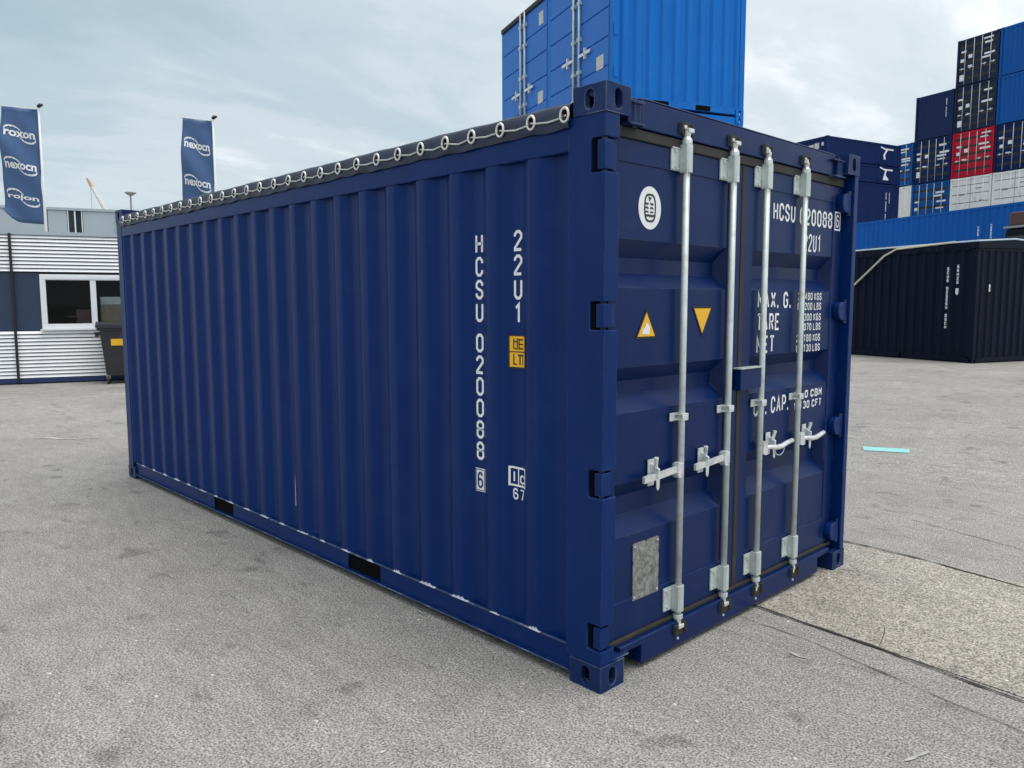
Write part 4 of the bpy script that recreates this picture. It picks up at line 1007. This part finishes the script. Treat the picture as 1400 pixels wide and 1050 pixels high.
obj('handle', MB().tube([(-.14, .1, hb-.14), (-.20, .1, hb-.14), (-.20, .6, hb-.14), (-.14, .6, hb-.14)], .018, 8), 'bin', BN)
obj('side_trunnion', MB().tube([(-.11, .37, hb-.10), (-.24, .37, hb-.10)], .03, 10), 'bin', BN)

# ------------------------------------------------------------------ grey building behind
gd = 36.
gp = at(0, 415, gd); gp.z = 0
BG = thing('grey_building', 'pale grey flat-roofed building behind the white-slatted cabin', 'building', gp, cA)
def bxz_(u, v):
    d = ray(u, v); o = Vector((gp.x, gp.y, 0)); t = (o-CAM).dot(nyv)/d.dot(nyv); p = CAM+d*t; return (p-o).dot(ux), p.z
zt = bxz_(80, 286.5)[1]; xr = bxz_(161, 300)[0]; w0 = bxz_(92, 300)[0]; w1 = bxz_(113, 300)[0]; zw = bxz_(100, 287.5)[1]; zw0 = zt-2.0
pw = 3.4; x = xr+.02; 
obj('wall', MB().box(-12, xr+7.5, .06, 9, 0, zt-.02), 'gap', BG)
edges = [-12]; xx = w0
pan = []
xs_ = [-12, -9, -6, -3, -.2, bxz_(65, 300)[0], w0]
for a, b in zip(xs_[:-1], xs_[1:]): pan.append((a, b))
pan.append((w1, xr)); pan += [(xr, xr+2.5), (xr+2.5, xr+5), (xr+5, xr+7.5)]
for a, b in pan: obj('cladding_panel', MB().box(a+.015, b-.015, 0, .06, .05, zt-.03), 'greyclad', BG, bevel=.01)
obj('cladding_panel', MB().box(w0+.015, w1-.015, 0, .06, .05, zw0-.05), 'greyclad', BG, bevel=.01)
wn = obj('window', MB().box(w0+.01, w0+.05, -.01, .06, zw0, zw).box(w1-.05, w1-.01, -.01, .06, zw0, zw).box((w0+w1)/2-.03, (w0+w1)/2+.03, -.01, .06, zw0, zw).box(w0+.05, w1-.05, -.01, .06, zw0, zw0+.05), 'frame', BG)
obj('pane', MB().box(w0+.05, (w0+w1)/2-.03, .02, .04, zw0+.05, zw), 'darkglass', wn); obj('pane', MB().box((w0+w1)/2+.03, w1-.05, .02, .04, zw0+.05, zw), 'darkglass', wn)
obj('roof_edge', MB().box(-12.1, xr+7.6, -.05, 9.1, zt-.02, zt+.10), 'greyclad', BG)
obj('downpipe', MB().tube([(xr, -.08, 0), (xr, -.08, zt)], .06, 8), 'frame', BG)

# ------------------------------------------------------------------ flags
def banner(label, tp_px, wpx_l, dep, zb_px, skew, words):
    tpos = at(*tp_px, dep); base = Vector((tpos.x, tpos.y, ground_z(tpos.x, tpos.y)))
    ang = math.atan2(AX[0].y, AX[0].x)       # banner spreads across the wind, towards the west
    FT = thing('banner_flag', label, 'flag', base, ang+.12, 'blue banner flags on white poles')
    ht = tpos.z-base.z; wd = (tp_px[0]-wpx_l)/FPX*dep; hb_ = ht-(zb_px-tp_px[1])/FPX*dep*1.01
    obj('pole', MB().tube([(0, 0, 0), (0, 0, ht*.5), (0, 0, ht)], [.055, .045, .032], 10), 'pole', FT, smooth=True)
    obj('pole_cap', MB().tube([(0, 0, ht), (0, 0, ht+.03), (.06, 0, ht+.08), (.14, 0, ht+.09)], [.04, .06, .06, .03], 10), 'ink', FT)
    obj('banner_arm', MB().tube([(0, 0, ht-.06), (-wd-.04, 0, ht+.04)], .018, 6), 'pole', FT)
    nxx, nzz = 10, 30; c = MB()
    def P(s, t):
        x = -.045-(wd-.06)*s; z = ht-.07+.10*s-(ht-hb_)*t
        r_ = .12
        if t > .88 and s > .55: z += max(0, ((s-.55)/.45)**2.2*(t-.88)/.12*.42)
        x += skew*t*s*wd
        y = .09*math.sin(t*7+s*2.6)*(.3+s)+.035*math.sin(t*17+s*6)+.02*math.sin(t*4-s*11)
        return (x, y, z)
    for j in range(nzz+1):
        for i in range(nxx+1): c.v.append(P(i/nxx, j/nzz))
    for j in range(nzz):
        for i in range(nxx): a = j*(nxx+1)+i; c.f.append((a, a+1, a+nxx+2, a+nxx+1))
    fl = obj('banner', c, 'flag', FT, smooth=True); sm_ = fl.modifiers.new('t', 'SOLIDIFY'); sm_.thickness = .006
    # white emblem: lettering between two swooshes, printed three times
    for tc_, s_ in words:
        mm = MB(); hh = .36/(ht-hb_)
        vs, fs = text_flat(s_, .03)
        def put(u, v): x, y, z = P(.90-.80*u, tc_-(v-.5)*hh*.8+.02*u); return (x, y-.012, z)
        mm.add([put(a, .15+b*.7) for a, b in vs], fs)
        sw = [(-.02, .75), (-.03, 1.05), (.02, 1.30), (.12, 1.42), (.24, 1.44), (.36, 1.34), (.46, 1.12), (.52, .92)]
        for flip in (0, 1):
            for (a, b), (c_, d2) in zip(sw[:-1], sw[1:]):
                q4 = [(a, b), (c_, d2), (c_+.012, d2-.20), (a+.03, b-.20)]
                mm.poly([put(1-u, 1-v) if flip else put(u, v) for u, v in q4])
        obj('emblem', mm, 'white', FT)
banner('blue banner flag with three white emblems in front of the grey building', (52.5, 147), 3, 26., 300, -.10, ((.22, 'roxon'), (.50, 'nexocn'), (.77, 'rojon')))
banner('blue banner flag showing above the container tarpaulin, next to the light mast', (291, 163), 250, 27.2, 318, -.16, ((.22, 'nexocn'), (.54, 'nexocn'), (.84, 'roxon')))

# ------------------------------------------------------------------ crane and light mast far off
cdp = 190.
tip = at(119, 244, cdp); low = at(150, 297, cdp); d_ = (low-tip); piv = tip+d_*3.05; 
CR = thing('mobile_crane', 'distant mobile crane with haze-paled boom and orange tip rising behind the grey building', 'crane', (piv.x, piv.y, .2))
o_ = Vector((piv.x, piv.y, .2))
tl = tip-o_; pl_ = Vector((0, 0, 3.0))
obj('boom', MB().tube([pl_, pl_.lerp(tl, .5), pl_.lerp(tl, .93)], [.95, .62, .36], 6), 'crane', CR)
obj('boom_tip', MB().tube([pl_.lerp(tl, .93), tl], [.42, .25], 6), 'orange', CR)
obj('hoist_line', MB().tube([pl_.lerp(tl, .95)-Vector((0, 0, .5)), pl_.lerp(tl, .95)-Vector((0, 0, 12))], .05, 5), 'mast', CR)
obj('carrier', MB().box(-5, 7, -1.4, 1.4, .9, 2.2).box(-2, 2, -1.3, 1.3, 2.2, 3.6), 'crane', CR)
for x in (-4, -2.2, 3, 5):
    for y in (-1.5, 1.1): obj('wheel', MB().tube([(x, y, .75), (x, y+.4, .75)], .75, 14), 'rubber', CR)
mp_ = at(178.5, 267, 75); 
LM = thing('light_mast', 'thin light mast with a flat lamp head beyond the far end of the navy container', 'lamp', (mp_.x, mp_.y, .2))
hm_ = mp_.z-.2
obj('mast', MB().tube([(0, 0, 0), (0, 0, hm_)], [.14, .08], 8), 'mast', LM)
obj('lamp_head', MB().tube([(0, 0, hm_-.05), (0, 0, hm_+.05), (0, 0, hm_+.22), (0, 0, hm_+.3)], [.12, .3, .55, .45], 14), 'mast', LM)
